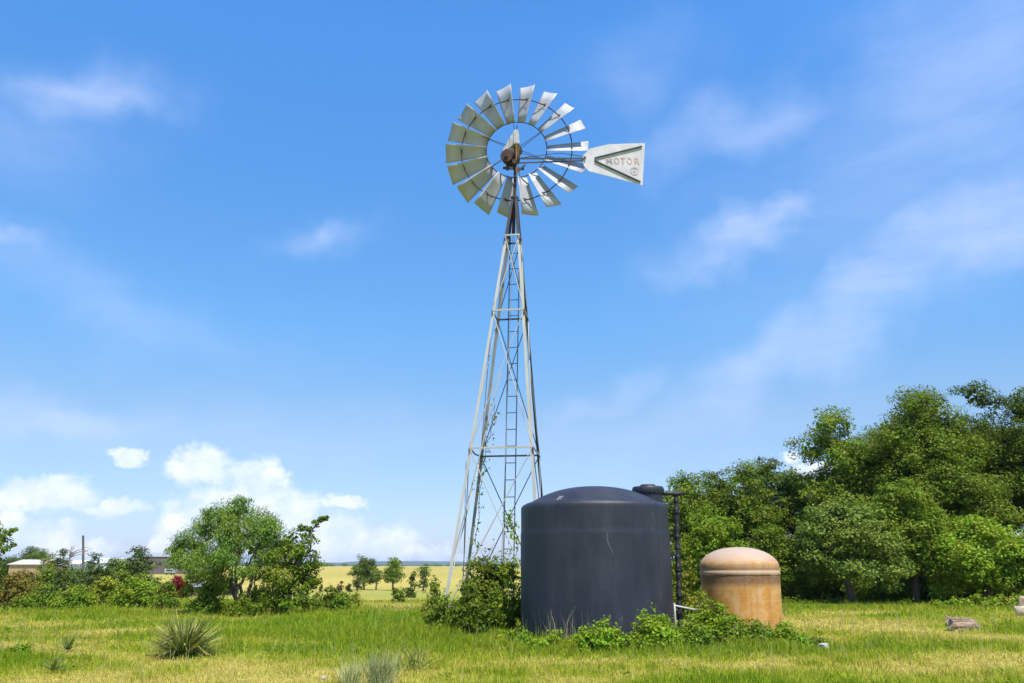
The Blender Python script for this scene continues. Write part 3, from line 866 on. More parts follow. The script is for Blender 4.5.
# mast
HC = at(516, 152, 25.0)
top = cen(ZT)
mb = MB(); mb.tube([cen(12.4), top, HC + Vector((0, 0, .55))], [.055, .055, .05], 12); mb.build('mast', RUST, mill, smooth=True)
mb = MB(); mb.lathe([(.13, -.06), (.14, -.04), (.14, .04), (.11, .06)], 16, tuple(top)); mb.build('top_casting', GALV_DARK_SHADE, mill, smooth=True, auto=30)
# wheel
WY = R(11)
wc = at(516.6, 150.0, 25.6)
axn = Vector((math.sin(WY) * -1, -math.cos(WY), 0)); axn = Vector((-.08, -.99, -.03)).normalized()   # toward the viewer
ur = axn.cross(Vector((0, 0, 1))).normalized() * -1
if ur.x < 0: ur = -ur
ut = axn.cross(ur); ut = ut if ut.z > 0 else -ut
RW = 2.56
mb = MB(); mb.tube([wc + axn * .55, wc - axn * .22], [.10, .11], 16)
mb.tube([wc - axn * .05, wc - axn * .12], [.2, .2], 20); mb.tube([wc + axn * .12, wc + axn * .06], [.18, .18], 20)
wheel = mb.build('wheel', RUST, mill, smooth=True, auto=40)
def wp(r, th, off=0): return wc + ur * (r * math.cos(th)) + ut * (r * math.sin(th)) + axn * off
def ring(r, off, rad, name, mt):
    mb = MB(); n = 72
    pts = [wp(r, 2 * math.pi * k / n, off) for k in range(n)]
    for k in range(n):
        pass
    vs = []; fs = []
    for k in range(n):
        th = 2 * math.pi * k / n; er = ur * math.cos(th) + ut * math.sin(th)
        for j in range(6):
            a = 2 * math.pi * j / 6
            vs.append(pts[k] + er * rad * math.cos(a) + axn * rad * math.sin(a))
    for k in range(n):
        for j in range(6):
            fs.append((k * 6 + j, ((k + 1) % n) * 6 + j, ((k + 1) % n) * 6 + (j + 1) % 6, k * 6 + (j + 1) % 6))
    mb.add(vs, fs); return mb.build(name, mt, wheel, smooth=True)
ring(RW * .775, .05, .020, 'outer_ring', RUST); ring(RW * .425, .03, .018, 'inner_ring', RUST)
for k in range(6):
    th = 2 * math.pi * (k + .5) / 6 + .1
    mb = MB(); mb.tube([wp(.1, th, .10), wp(RW * .775, th, .05)], .011, 5); mb.tube([wp(.1, th, -.1), wp(RW * .425, th, .03)], .011, 5)
    mb.build('spoke', GALV_DARK_SHADE, wheel)
AL = R(35)
for k in range(18):
    th = 2 * math.pi * k / 18 + R(.5)
    er = ur * math.cos(th) + ut * math.sin(th); et = -ur * math.sin(th) + ut * math.cos(th)
    jit = AL + R(random.uniform(-2.5, 2.5))
    nn = axn * math.cos(jit) + et * math.sin(jit); ch = et * math.cos(jit) - axn * math.sin(jit)
    r0, r1 = RW * .425, RW; w0, w1 = .37, .70
    mb = MB(); vs = []; nr, nc = 5, 9
    for i in range(nr):
        t = i / (nr - 1); r = r0 + (r1 - r0) * t; w = w0 + (w1 - w0) * t
        for j in range(nc):
            s = j / (nc - 1) * 2 - 1
            sag = .05 * w * (s * s - .4)
            vs.append(wc + er * (r + .02 * s) + ch * (s * w / 2) + nn * sag)
    fs = [(i * nc + j, i * nc + j + 1, (i + 1) * nc + j + 1, (i + 1) * nc + j) for i in range(nr - 1) for j in range(nc - 1)]
    mb.add(vs, fs)
    bl_ = mb.build('blade', BLADE, wheel, smooth=True, solid=.005)
    mb = MB()
    pr = wp(RW * .775, th, .05)
    mb.bar(pr - et * .10 + axn * .02, pr + ch * .16 + nn * .05, .03, .012); mb.bar(pr + et * .02, pr + ch * -.2 + nn * .06, .03, .012)
    mb.build('bracket', RUST, wheel)
# gearbox and hood
gm = empty_off = None
mb = MB()
rg = Matrix((ur, -axn, Vector((0, 0, 1)))).transposed()
def blobshape(mb, c, a, b, cc, n=20, m=12, pow_=2.4):
    vs = []; fs = []
    for i in range(m + 1):
        ph = -math.pi / 2 + math.pi * i / m
        for k in range(n):
            th = 2 * math.pi * k / n
            f = lambda x: math.copysign(abs(x) ** (2 / pow_), x)
            p = Vector((a * f(math.cos(ph)) * f(math.cos(th)), b * f(math.cos(ph)) * f(math.sin(th)), cc * f(math.sin(ph))))
            vs.append(c + rg @ p)
    for i in range(m):
        for k in range(n):
            fs.append((i * n + k, i * n + (k + 1) % n, (i + 1) * n + (k + 1) % n, (i + 1) * n + k))
    mb.add(vs, fs)
GB = at(509.5, 156.5, 24.95)
blobshape(mb, GB, .27, .34, .22, pow_=3.2); blobshape(mb, at(515.5, 157, 24.9), .15, .22, .22, pow_=3.5)
mb.box(at(511, 163.5, 24.95), .34, .3, .22, rg)
gear = mb.build('gearbox', RUST, mill, smooth=True, auto=40)
mb = MB(); c0 = at(506.5, 156, 24.55); mb.tube([c0 + axn * .03, c0 - axn * .05], [.21, .21], 18); mb.tube([c0 + axn * .08, c0], [.07, .07], 10); mb.build('gear_wheel', RUST, gear, smooth=True, auto=30)
mb = MB(); c0 = at(514.8, 161.5, 24.5); mb.tube([c0 + axn * .03, c0 - axn * .05], [.09, .09], 16); mb.build('gear_wheel', RUST, gear, smooth=True, auto=30)
mb = MB(); mb.bar(at(516.3, 143, 24.6), at(516.6, 174, 24.6), .07, .05); mb.build('pitman_arm', simple_mat('brown_iron', (.20, .10, .05), .8, .3, 6), gear)
# bonnet: folded sheet panels, narrow at the top
def hp(px, py, Y): return at(px, py, Y)
def panel(front, dy, mt):
    mb = MB(); a = [hp(px, py, 24.66) for px, py in front]; b = [p + Vector((0, dy, .02)) for p in a]; n = len(a)
    mb.add(a + b, [tuple(range(n)), tuple(range(n, 2 * n))[::-1]] + [(i, (i + 1) % n, (i + 1) % n + n, i + n) for i in range(n)])
    mb.build('hood', mt, gear, bevel=.012)
panel([(513.2, 131), (515, 129.4), (517.6, 129.2), (518.8, 131.5), (519.6, 143.5), (513.4, 143.8)], .55, HOOD)
panel([(509.6, 137.5), (512.9, 132.5), (513.0, 145), (508.6, 148.5)], .5, HOOD)
panel([(507.2, 141), (509.3, 138.3), (508.4, 148.6), (505.6, 150)], .45, HOOD)
panel([(503.6, 148.2), (506.6, 143.2), (505.4, 150.2), (502.6, 151.5)], .42, HOOD)
mb = MB(); mb.tube([at(516.8, 129.3, 24.9), at(517, 125.5, 24.9)], .02, 6); mb.build('finial', GALV_DARK_SHADE, gear)
mb = MB()
mb.bar(at(503, 168, 24.8), at(524, 169, 24.8), .07, .07); mb.bar(at(507, 170, 24.8), at(512, 163, 24.9), .08, .06); mb.bar(at(517, 172, 24.75), at(525, 165, 24.75), .06, .05)
mb.build('furl_lever', GALV_DARK_SHADE, gear)
# tail
TYD = 24.7
def tv(px, py, o=0): return at(px, py, TYD + .006 * (px - 582) - o)
tail = None
outl = [(582, 158.0), (583.5, 155), (590, 148.6), (608, 144.3), (625, 143.6), (645, 143.1), (643.8, 164), (642.6, 185.3), (612, 177), (589, 171.2), (584, 166)]
pts = [tv(*p) for p in outl]
nv = (pts[5] - pts[0]).cross(pts[8] - pts[0]).normalized()
if nv.y > 0: nv = -nv
mb = MB(); th_ = .008
a = [p for p in pts]; b = [p - nv * th_ for p in pts]; n = len(pts)
mb.add(a + b, [tuple(range(n)), tuple(range(n, 2 * n))[::-1]] + [(i, i + n, (i + 1) % n + n, (i + 1) % n) for i in range(n)])
m, nt, out = newmat('vane_paint')
v = objvec(nt); n1 = noise(nt, 2.6, 5, .65, v); n2 = noise(nt, 11, 5, .7, v)
c = ramp(nt, n1, [(.35, (.47, .44, .44)), (.65, (.60, .565, .565))])
c = mixc(nt, ramp(nt, n2, [(.58, (0, 0, 0)), (.75, (.4, .4, .4))]), c, (.50, .40, .34))
principled(nt, out, c, .6, .3)
vane = mb.build('tail_vane', m, mill)
mb = MB()
for p in ((642, 146.2), (640.5, 181.8)):
    mb.bar(tv(595.5, 159.4 + (1.7 if p[1] > 160 else -1.7), .03), tv(*p, .03), .055, .03, side=nv)
mb.bar(tv(595.2, 157.2, .03), tv(595.2, 161.6, .03), .05, .03, side=nv)
mb.build('vane_brace', GALV_DARK_SHADE, vane)
mb = MB()
mb.bar(at(519, 158.5, 24.9), tv(586, 158.5, .05), .05, .035); mb.build('tail_bar', GALV_DARK_SHADE, vane)
mb = MB(); mb.bar(at(519, 163, 24.9), tv(586, 160.5, -.05), .045, .03); mb.build('tail_bar', GALV_DARK_SHADE, vane)
mb = MB(); mb.tube([at(520, 158, 24.9), at(560, 153, 24.85), tv(586, 157, .02)], .014, 6); mb.build('tail_rod', GALV_DARK_SHADE, vane)
def lettering(txt, p_left, p_right, height, mat, parent, center=False):
    cu = bpy.data.curves.new('lettering', 'FONT'); cu.body = txt; cu.size = 1; cu.space_character = 1.18; cu.offset = .012
    to = bpy.data.objects.new('lettering_tmp', cu); COL.objects.link(to)
    bpy.context.view_layer.update()
    me = bpy.data.meshes.new_from_object(to.evaluated_get(bpy.context.evaluated_depsgraph_get()))
    bpy.data.objects.remove(to)
    co = np.array([v.co[:] for v in me.vertices]); mn = co.min(0); mxx = co.max(0)
    x_ = (p_right - p_left); ln = x_.length; x_.normalize(); y_ = nv.cross(x_); y_ = y_ if y_.z > 0 else -y_
    off = wloc(parent)
    for v in me.vertices:
        u = (v.co.x - mn[0]) / (mxx[0] - mn[0]); w = (v.co.y - mn[1]) / (mxx[1] - mn[1])
        v.co = p_left + x_ * u * ln + y_ * w * height + nv * .012 - off
    o = bpy.data.objects.new('lettering', me); COL.objects.link(o); me.materials.append(mat); o.parent = parent
    return o
PINK = simple_mat('faded_red_letters', (.54, .34, .31), .7, .35, 14)
GREYL = simple_mat('faded_grey_letters', (.44, .36, .35), .7, .35, 14)
for ch, xa, xb, mt in (('M', 606.2, 612.6, GREYL), ('O', 614.4, 619.6, GREYL), ('T', 620.8, 625.4, PINK), ('O', 627.2, 632.2, PINK), ('R', 634.8, 639.8, PINK)):
    dy = (xa - 606) * .018
    lettering(ch, tv(xa, 163.9 + dy), tv(xb, 164.0 + dy), .25, mt, vane)
lettering('G', tv(632.9, 172.6), tv(636.2, 172.7), .15, GREYL, vane)
mb = MB(); c0 = tv(634.5, 171.2) + nv * .012; xx = (tv(640, 165) - tv(606, 165)).normalized(); yy = nv.cross(xx); n = 28
vs = []; fs = []
for k in range(n):
    t = 2 * math.pi * k / n
    for r in (.125, .155): vs.append(c0 + xx * r * math.cos(t) + yy * r * math.sin(t))
fs = [(2 * k, 2 * k + 1, (2 * k + 3) % (2 * n), (2 * k + 2) % (2 * n)) for k in range(n)]
mb.add(vs, fs); mb.build('emblem', GREYL, vane)

# ------------------------------------------------------------------ climbing vines on the tower
def vine(name, label, path, n, leaf, seed, group=None, spread=.09):
    rng = np.random.default_rng(seed)
    P = np.array([tuple(p) for p in path])
    root = empty(name, tuple(P[0]), label, 'vine', group)
    mb = MB(); pts = []
    for i in range(len(P) - 1):
        for k in range(6):
            pts.append(P[i] + (P[i + 1] - P[i]) * k / 6 + rng.normal(size=3) * .03)
    pts.append(P[-1]); mb.tube(pts, .010, 5); mb.build('stem', BARK, root)
    idx = rng.uniform(0, len(P) - 1.001, n); idx = np.where(rng.random(n) < .75, np.floor(idx * 3) / 3 + rng.normal(size=n) * .06, idx); idx = np.clip(idx, 0, len(P) - 1.001)
    i0 = idx.astype(int); f = (idx - i0)[:, None]
    Q = P[i0] * (1 - f) + P[i0 + 1] * f + rng.normal(size=(n, 3)) * spread
    V, F_ = leaf_quads(rng, Q, nrm(rng.normal(size=(n, 3)) + np.array([.1, -.7, .4])), leaf, leaf * .7, .4)
    np_mesh('leaves', V, F_, WEED, root)
vine('climbing_vine', 'sparse vine hanging beside the rear left leg of the windmill tower', [at(472, 575, 25.7), at(477, 525, 25.8), at(482, 475, 25.8), at(487, 448, 25.9), at(492, 425, 25.6), at(495, 405, 25.4)], 150, .10, 3)
vine('climbing_vine', 'leafy vine climbing the ladder just left of the black tank', [at(517, 590, 26.0), at(516, 565, 26.0), at(517, 545, 26.0), at(512, 525, 26.1), at(509, 515, 26.1)], 170, .11, 4, spread=.11)

# ------------------------------------------------------------------ shrubs round the tower and weeds at the tanks
G = 'bushes around the foot of the windmill'
make_bush('shrub', 'leafy green bush in front of the windmill, tallest of those left of the black tank', 'bush', 487, 620, 556, 22.6, 74, SHRUB, G, .10, 5, 26, 21, spike=14)
make_bush('shrub', 'dark low bush hiding the left foot of the windmill', 'bush', 446, 630, 596, 21.4, 50, SHRUB, G, .085, 5, 16, 22, spike=6)
make_bush('shrub', 'bright bush pressed against the left side of the black tank', 'bush', 511, 632, 562, 21.4, 40, BRIGHT, G, .095, 5, 18, 23, spike=8)
make_bush('shrub', 'low dark green bush in front of the taller bush beneath the tower', 'bush', 478, 634, 594, 20.6, 66, SHRUB, G, .085, 5, 18, 24, spike=6)
make_bush('shrub', 'small yellow green bush at the left foot of the tower where the field begins', 'bush', 433, 618, 582, 24.5, 26, YELLOW, G, .09, 3.2, 8, 25, spike=8)
G = 'leafy weeds at the foot of the tanks'
for k, (lab, px, base, tp, Y, w, mt, nc, sp) in enumerate((
    ('leafy weeds in front of the middle of the black tank', 600, 656, 621, 17.0, 70, WEED, 18, 14),
    ('small leafy weeds between the two clumps in front of the black tank', 632, 657, 637, 16.9, 44, SHRUB, 11, 8),
    ('bright leafy weeds at the lower right corner of the black tank', 664, 655, 611, 17.3, 66, WEED, 20, 16),
    ('dense leafy weeds hiding the foot of the black pipe', 690, 656, 620, 17.4, 52, SHRUB, 16, 12),
    ('leafy weeds at the left front of the orange tank', 715, 655, 604, 18.2, 64, WEED, 20, 18),
    ('slender shoots climbing the left edge of the orange tank', 704, 640, 590, 19.0, 22, YELLOW, 8, 8),
    ('leafy weeds in front of the middle of the orange tank', 750, 656, 619, 17.8, 62, SHRUB, 18, 12),
    ('leafy weeds at the lower right of the orange tank', 786, 655, 622, 17.9, 56, WEED, 16, 10),
    ('low creeping weeds spreading right of the orange tank', 806, 655, 635, 17.7, 40, SHRUB, 11, 6),
    ('low weeds at the lower left corner of the black tank', 545, 652, 632, 17.6, 56, WEED, 12, 6),
    ('low weeds joining the bush under the tower to the black tank weeds', 512, 650, 630, 18.2, 54, WEED, 12, 8))):
    make_bush('weed_clump', lab, 'weeds', px, base, tp, Y, w, mt, G, .07, 5, nc, 31 + k, spike=sp)
make_bush('shrub', 'pale yellow green bush behind the black pipe between the tanks', 'bush', 690, 612, 558, 26, 44, YELLOW, None, .10, 4, 16, 38, spike=6)

# ------------------------------------------------------------------ right hand wood
G = 'trees along the right edge of the meadow'
T = [
 # px, top, Y, wpx, mat, label, nclump, clear
 (692, 477, 42, 74, OAK, 'leftmost small oak of the wood, rising just right of the black pipe', 22, .05),
 (722, 476, 46, 74, OAK, 'small oak between the leftmost oak and the one behind the orange tank', 22, .08),
 (748, 468, 44, 90, OAK, 'medium oak rising behind the orange tank', 30, .10),
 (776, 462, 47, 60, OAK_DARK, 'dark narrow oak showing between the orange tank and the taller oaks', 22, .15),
 (716, 512, 37, 74, BRIGHT, 'light green low tree directly behind the gap between the two tanks', 24, .04),
 (770, 532, 38, 74, SHRUB, 'low green tree just right of the orange tank, in front of the oaks', 24, .04),
 (848, 412, 43, 100, OAK, 'broad oak, second tallest, left of the biggest oak', 40, .12),
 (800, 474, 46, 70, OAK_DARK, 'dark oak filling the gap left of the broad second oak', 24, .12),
 (936, 390, 42, 158, OAK, 'biggest oak of the wood with sky showing through its crown', 52, .18),
 (1004, 388, 46, 92, OAK_DARK, 'tall narrow oak right of the biggest oak', 34, .10),
 (1060, 394, 43, 130, OAK, 'oak whose crown is cut by the right edge of the photo', 36, .10),
 (852, 504, 36.5, 112, OAK_GREY, 'grey green elm in front of the broad oak', 36, .30),
 (914, 484, 37.5, 96, OAK, 'rounded green tree in front of the biggest oak', 36, .30),
 (986, 520, 36, 104, BRIGHT, 'bright green low tree in front of the tall narrow oak', 32, .08),
 (1046, 535, 35, 80, BRIGHT, 'bright green low tree at the right edge of the photo', 26, .06),
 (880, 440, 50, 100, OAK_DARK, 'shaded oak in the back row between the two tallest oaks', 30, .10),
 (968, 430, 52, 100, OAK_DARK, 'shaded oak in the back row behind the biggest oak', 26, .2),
]
for i, (px, tp, Y, w, mt, lab, nc, cl) in enumerate(T):
    make_tree('oak_tree', lab, 'tree', px, tp - 4, Y, w, mt, G, clear=min(cl, .03 + (cl - .1) * .5 if cl > .1 else cl), leaf=.13, cov=4.2, aspect=.62, nclump=int(nc * 1.35), seed=100 + i, nsub=15, clr=1.0, trunk_r=.09 + .0007 * w, skirt=(0 if cl >= .3 else 3) if Y < 39 else 4)
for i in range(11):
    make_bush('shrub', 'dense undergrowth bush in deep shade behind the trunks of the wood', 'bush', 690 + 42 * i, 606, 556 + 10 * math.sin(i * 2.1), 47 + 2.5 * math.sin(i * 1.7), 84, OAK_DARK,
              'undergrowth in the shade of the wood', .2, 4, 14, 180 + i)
G = 'low shrubs along the foot of the wood'
for i, (px, tp, Y, w, mt, lab) in enumerate((
    (945, 598, 33, 46, BRIGHT, 'low bright shrub below the biggest oak, behind the log'),
    (982, 594, 33, 44, BRIGHT, 'low bright shrub right of the log at the foot of the wood'),
    (1006, 597, 32.5, 34, YELLOW, 'yellowish shrub with rusty leaves beside the pale rock'),
    (1030, 590, 33.5, 44, BRIGHT, 'low shrub at the right edge of the photo behind the pale rock'),
    (905, 604, 34.5, 30, SHRUB, 'small dark shrub under the rounded tree'),
    (795, 598, 36, 36, SHRUB, 'small shrub just right of the orange tank'),
    (832, 598, 36, 40, OAK_GREY, 'small grey green shrub under the elm'),
    (870, 600, 37, 50, SHRUB, 'low shrub deep in the shade under the elm'))):
    make_bush('shrub', lab, 'bush', px, 612, tp, Y, w, mt, G, .12, 4, 12, 140 + i, spike=5)

# ------------------------------------------------------------------ left side
def custom_tree(name, label, cat, px, base_py, Y, cl, mat, stems, leaf, aspect, cov, nsub, droop, seed, bark, flat=.65, tr=.07, subr=.38):
    rng = np.random.default_rng(seed)
    b = at(px, base_py, Y); z0 = tz(b.x, Y); b.z = z0
    root = empty(name, tuple(b), label, cat)
    clumps = []; k = Y * CP / F
    for (cx, cy, r, dy) in cl:
        p = at(cx, cy, Y + dy); clumps.append((np.array(p), (r * k, r * k * .95, r * k * .8)))
    V, Q = foliage(rng, clumps, leaf, aspect, cov, nsub, droop=droop, flat=flat, subr=subr)
    np_mesh('crown', V, Q, mat, root)
    mb = MB()
    heads = []
    for (sx, sy) in stems:
        h = at(sx, sy, Y + rng.normal() * .3); heads.append(np.array(h))
        pp = branch_path((b.x + rng.normal() * .1, b.y + rng.normal() * .1, z0 - .1), h, rng, .10, 5, .05)
        mb.tube(pp, [tr * 1.2, tr, tr * .9, tr * .8, tr * .65, tr * .5], 8)
    for c0, r0 in clumps:
        h = min(heads, key=lambda q: np.linalg.norm(q - c0))
        pp = branch_path(h, c0, rng, .14, 4, .1)
        mb.tube(pp, [tr * .5, tr * .38, tr * .28, tr * .18, tr * .06], 5)
        for q in range(3):
            e = c0 + rng.normal(size=3) * np.array(r0) * .6
            mb.tube([pp[2], (pp[2] + e) / 2 + rng.normal(size=3) * .05, e], [tr * .2, tr * .12, tr * .04], 4)
    mb.build('trunk', bark, root, smooth=True)
    return root
custom_tree('mesquite_tree', 'feathery green mesquite with several leaning trunks, left of the windmill', 'tree', 237, 612, 30,
    [(190, 545, 18, .3), (183, 562, 15, -.4), (205, 530, 20, .5), (203, 560, 20, -.8), (222, 516, 18, 0), (240, 509, 15, .2), (238, 530, 22, -.9), (258, 520, 18, .6), (268, 530, 17, -.2),
     (255, 545, 20, .9), (225, 560, 18, -1.3), (215, 580, 16, -.6), (195, 578, 12, .6), (278, 545, 16, .3), (270, 558, 14, -.5), (243, 501, 8, 0), (212, 514, 10, -.3), (176, 550, 9, .5), (232, 545, 16, 1.2),
     (205, 592, 10, -.4), (290, 548, 12, .2), (247, 572, 10, -1.2), (215, 592, 12, .6), (228, 584, 11, 1.0), (200, 603, 10, .2), (262, 575, 13, .8), (270, 590, 13, .3), (255, 596, 11, .9), (186, 590, 8, .1)],
    MESQ, [(225, 565), (237, 562), (248, 568), (255, 570)], .115, .28, 12, 19, .9, 51, BARK, tr=.075, subr=.36)
custom_tree('hackberry_tree', 'darker leafy tree with one long branch reaching right, beside the mesquite', 'tree', 284, 614, 29.2,
    [(285, 560, 17, .2), (298, 552, 14, -.2), (300, 570, 18, .3), (282, 580, 18, -.5), (300, 590, 17, .2), (278, 597, 16, -.6), (308, 540, 9, 0), (293, 538, 11, .2), (310, 530, 6, 0), (316, 524, 5, 0), (322, 519, 3.5, 0),
     (312, 556, 8, 0), (315, 570, 7, .3), (312, 585, 9, .2), (267, 605, 12, -.5), (290, 604, 14, -.6), (306, 603, 11, 0), (326, 518, 2.5, 0), (302, 528, 5, 0)],
    BRIGHT, [(283, 585), (292, 570), (300, 555), (312, 530)], .12, .6, 5.5, 15, 0, 52, BARK, tr=.05)
custom_tree('edge_tree', 'tree at the left edge of the photo with branches reaching into the sky', 'tree', -22, 612, 31,
    [(0, 540, 13, 0), (-14, 530, 15, .4), (8, 532, 6, 0), (12, 545, 5, 0), (-25, 545, 18, .5), (-40, 535, 18, -.4), (-22, 565, 20, .2), (-50, 560, 20, 0), (4, 550, 6, -.2), (15, 530, 3, 0), (-10, 580, 14, 0)],
    SHRUB, [(-20, 575), (-10, 560), (-30, 560)], .13, .6, 4.2, 13, 0, 53, BARK, tr=.06)

G = 'hedge bushes along the left side of the meadow'
for i, (px, base, tp, Y, w, mt, lab, lf) in enumerate((
    (10, 612, 572, 33, 46, OLIVE, 'olive brown bush at the left edge of the photo', .11),
    (38, 613, 584, 31.5, 50, SHRUB, 'rounded green hedge bush below the tan house', .10),
    (72, 612, 584, 31.5, 48, BRIGHT, 'bright green hedge bush below the leaning pole', .10),
    (60, 606, 568, 40, 42, JUNI, 'dark juniper bush below the dead tree', .13),
    (104, 606, 576, 35, 40, YELLOW, 'pale yellowish hedge bush with whitish tips below the white sheds', .10),
    (134, 609, 576, 33, 52, BRIGHT, 'broad bright hedge bush left of the red bush', .10),
    (163, 610, 582, 33, 40, SHRUB, 'green hedge bush just below the red bush', .10),
    (205, 616, 590, 29.5, 44, SHRUB, 'low bush under the left side of the mesquite', .09),
    (245, 618, 594, 28.6, 46, BRIGHT, 'low bright bush at the foot of the mesquite trunks', .09),
    (330, 610, 588, 31, 46, SHRUB, 'low green bush just right of the long branched tree', .10),
    (352, 609, 594, 33, 30, YELLOW, 'small yellowish bush at the right end of the hedge', .10),
    (22, 605, 576, 40, 40, YELLOW, 'yellowish brush in front of the tan house', .12),
    (398, 606, 588, 40, 17, SHRUB, 'small round dark green bush alone in the field left of the windmill', .12),
    (411, 600, 574, 60, 14, OAK_GREY, 'thin pale sapling left of the windmill foot', .16))):
    make_bush('shrub', lab, 'bush', px, base, tp, Y, w, mt, G if i < 12 else None, lf, 4.5, 14, 60 + i, spike=6)
make_bush('red_bush', 'round dark red bush beside the grey roofed shed', 'bush', 175, 598, 575, 56, 30, RED, None, .11, 6, 24, 80, nsub=14)

G = 'trees standing far behind the left hedge'
for i, (px, tp, Y, w, mt, lab, nc, cl, shp) in enumerate((
    (134, 546, 75, 30, JUNI, 'tall dark juniper tree in front of the brown barn', 16, .04, 'round'),
    (116, 556, 78, 34, JUNI, 'lower dark juniper left of the tallest one', 16, .04, 'round'),
    (90, 552, 95, 16, JUNI, 'small dark tree between the two white sheds', 10, .08, 'round'),
    (57, 549, 100, 16, JUNI, 'dark tree just left of the dead tree', 10, .06, 'round'),
    (24, 548, 180, 38, OAK_DARK, 'dark wooded clump behind the tan house', 20, .04, 'round'),
    (45, 552, 110, 18, YELLOW, 'yellow green tree right of the tan house', 10, .05, 'round'),
    (8, 556, 190, 24, OAK_DARK, 'dark trees left of the tan house roof', 12, .04, 'round'),
    (76, 566, 70, 30, JUNI, 'low dark juniper below the dead tree', 14, .02, 'round'),
    (46, 568, 62, 30, SHRUB, 'green tree in front of the right end of the tan house', 14, .02, 'round'),
    (97, 565, 62, 32, JUNI, 'dark juniper in front of the larger white shed', 14, .02, 'round'),
    (118, 563, 66, 30, OAK_DARK, 'dark oak like tree right of the larger white shed', 14, .02, 'round'),
    (146, 572, 60, 26, OAK_DARK, 'low dark tree at the foot of the tallest juniper', 12, .02, 'round'),
    (14, 570, 60, 34, OLIVE, 'olive tree hiding the wall of the tan house', 14, .02, 'round'),
    (36, 549, 175, 26, OAK_DARK, 'dark trees just behind the tan house roof', 14, .04, 'round'))):
    make_tree('background_tree', lab, 'tree', px, tp, Y, w * 1.3, mt, G, clear=.0, leaf=.21, cov=4.5, nclump=nc + 8, seed=200 + i, nsub=10, skirt=4, shape=shp, trunk_r=.15, twigs=False)
G = 'trees standing in the far field'
for i, (px, tp, Y, w, mt, lab, nc, cl) in enumerate((
    (364, 555, 150, 34, OAK_DARK, 'dark spreading oak with pale bare limbs in the far field', 20, .14),
    (393, 557, 146, 24, BRIGHT, 'green rounded tree right of the dark oak in the far field', 15, .12),
    (423, 564, 140, 15, OAK_DARK, 'small conical dark tree in the far field nearest the windmill', 8, .04),
    (376, 568, 148, 14, OAK_GREY, 'pale thin tree between the two larger far field trees', 7, .2),
    (357, 580, 140, 12, JUNI, 'low dark bushy tree under the left side of the dark oak', 6, .02))):
    make_tree('field_tree', lab, 'tree', px, tp, Y, w, mt, G, clear=cl, leaf=.28, cov=4.5, nclump=nc, seed=230 + i, nsub=12, trunk_r=.15, bark=BARK_PALE if i in (0, 3) else BARK, twigs=i == 0)
G = 'brown brush along the edge of the golden field'
for i, (px, tp, w, mt, lab) in enumerate(((320, 582, 5, BRUSH, 'smallest reddish brush tuft at the edge of the golden field'), (341, 581, 10, BRUSH, 'reddish brush in the golden field, left of the dark oak'),
    (330, 586, 14, BRUSH, 'low brown brush between two reddish tufts'), (433, 577, 10, SHRUB, 'green tuft at the far field edge behind the windmill leg'), (349, 584, 8, JUNI, 'dark tuft left of the dark oak'))):
    make_bush('brush', lab, 'bush', px, 592, tp, 135, w, mt, G, .3, 4, 6, 250 + i, stalks=0)

# dead tree and pole
b = at(69, 590, 92); z0 = tz(b.x, 92)
root = empty('dead_tree', (b.x, 92, z0), 'bare grey dead tree behind the left hedge', 'tree')
rngd = np.random.default_rng(77); mb = MB()
tp = np.array(at(70, 550, 92)); bb = np.array((b.x, 92, z0 - .1))
mb.tube([bb, bb + (tp - bb) * .5 + np.array([.1, 0, 0]), tp], [.16, .12, .03], 7); mb.build('trunk', BARK_PALE, root)
mb = MB()
for k in range(26):
    t = rngd.uniform(.4, .95); a = bb + (tp - bb) * t
    e = a + np.array([rngd.normal() * .9, rngd.normal() * .6, rngd.uniform(.1, .9)])
    mid = (a + e) / 2 + rngd.normal(size=3) * .12
    mb.tube([a, mid, e], [.06, .04, .015], 5)
    for j in range(3):
        e2 = e + np.array([rngd.normal() * .4, rngd.normal() * .3, rngd.uniform(-.1, .4)]); mb.tube([mid + (e - mid) * rngd.random(), e2], [.03, .01], 4)
mb.build('branches', BARK_PALE, root)
p = at(82, 575, 105); z0 = tz(p.x, 105); q = at(83.2, 535.5, 105)
mb = MB(); mb.tube([(p.x - .1, 105, z0 - .2), (p.x, 105, (z0 + q.z) / 2), tuple(q)], [.17, .155, .13], 10)
tag(mb.build('utility_pole', simple_mat('pole_wood', (.10, .09, .08), .9, .3, 6), None, smooth=True, auto=40), 'plain dark wooden pole without wires beyond the left hedge', 'pole')

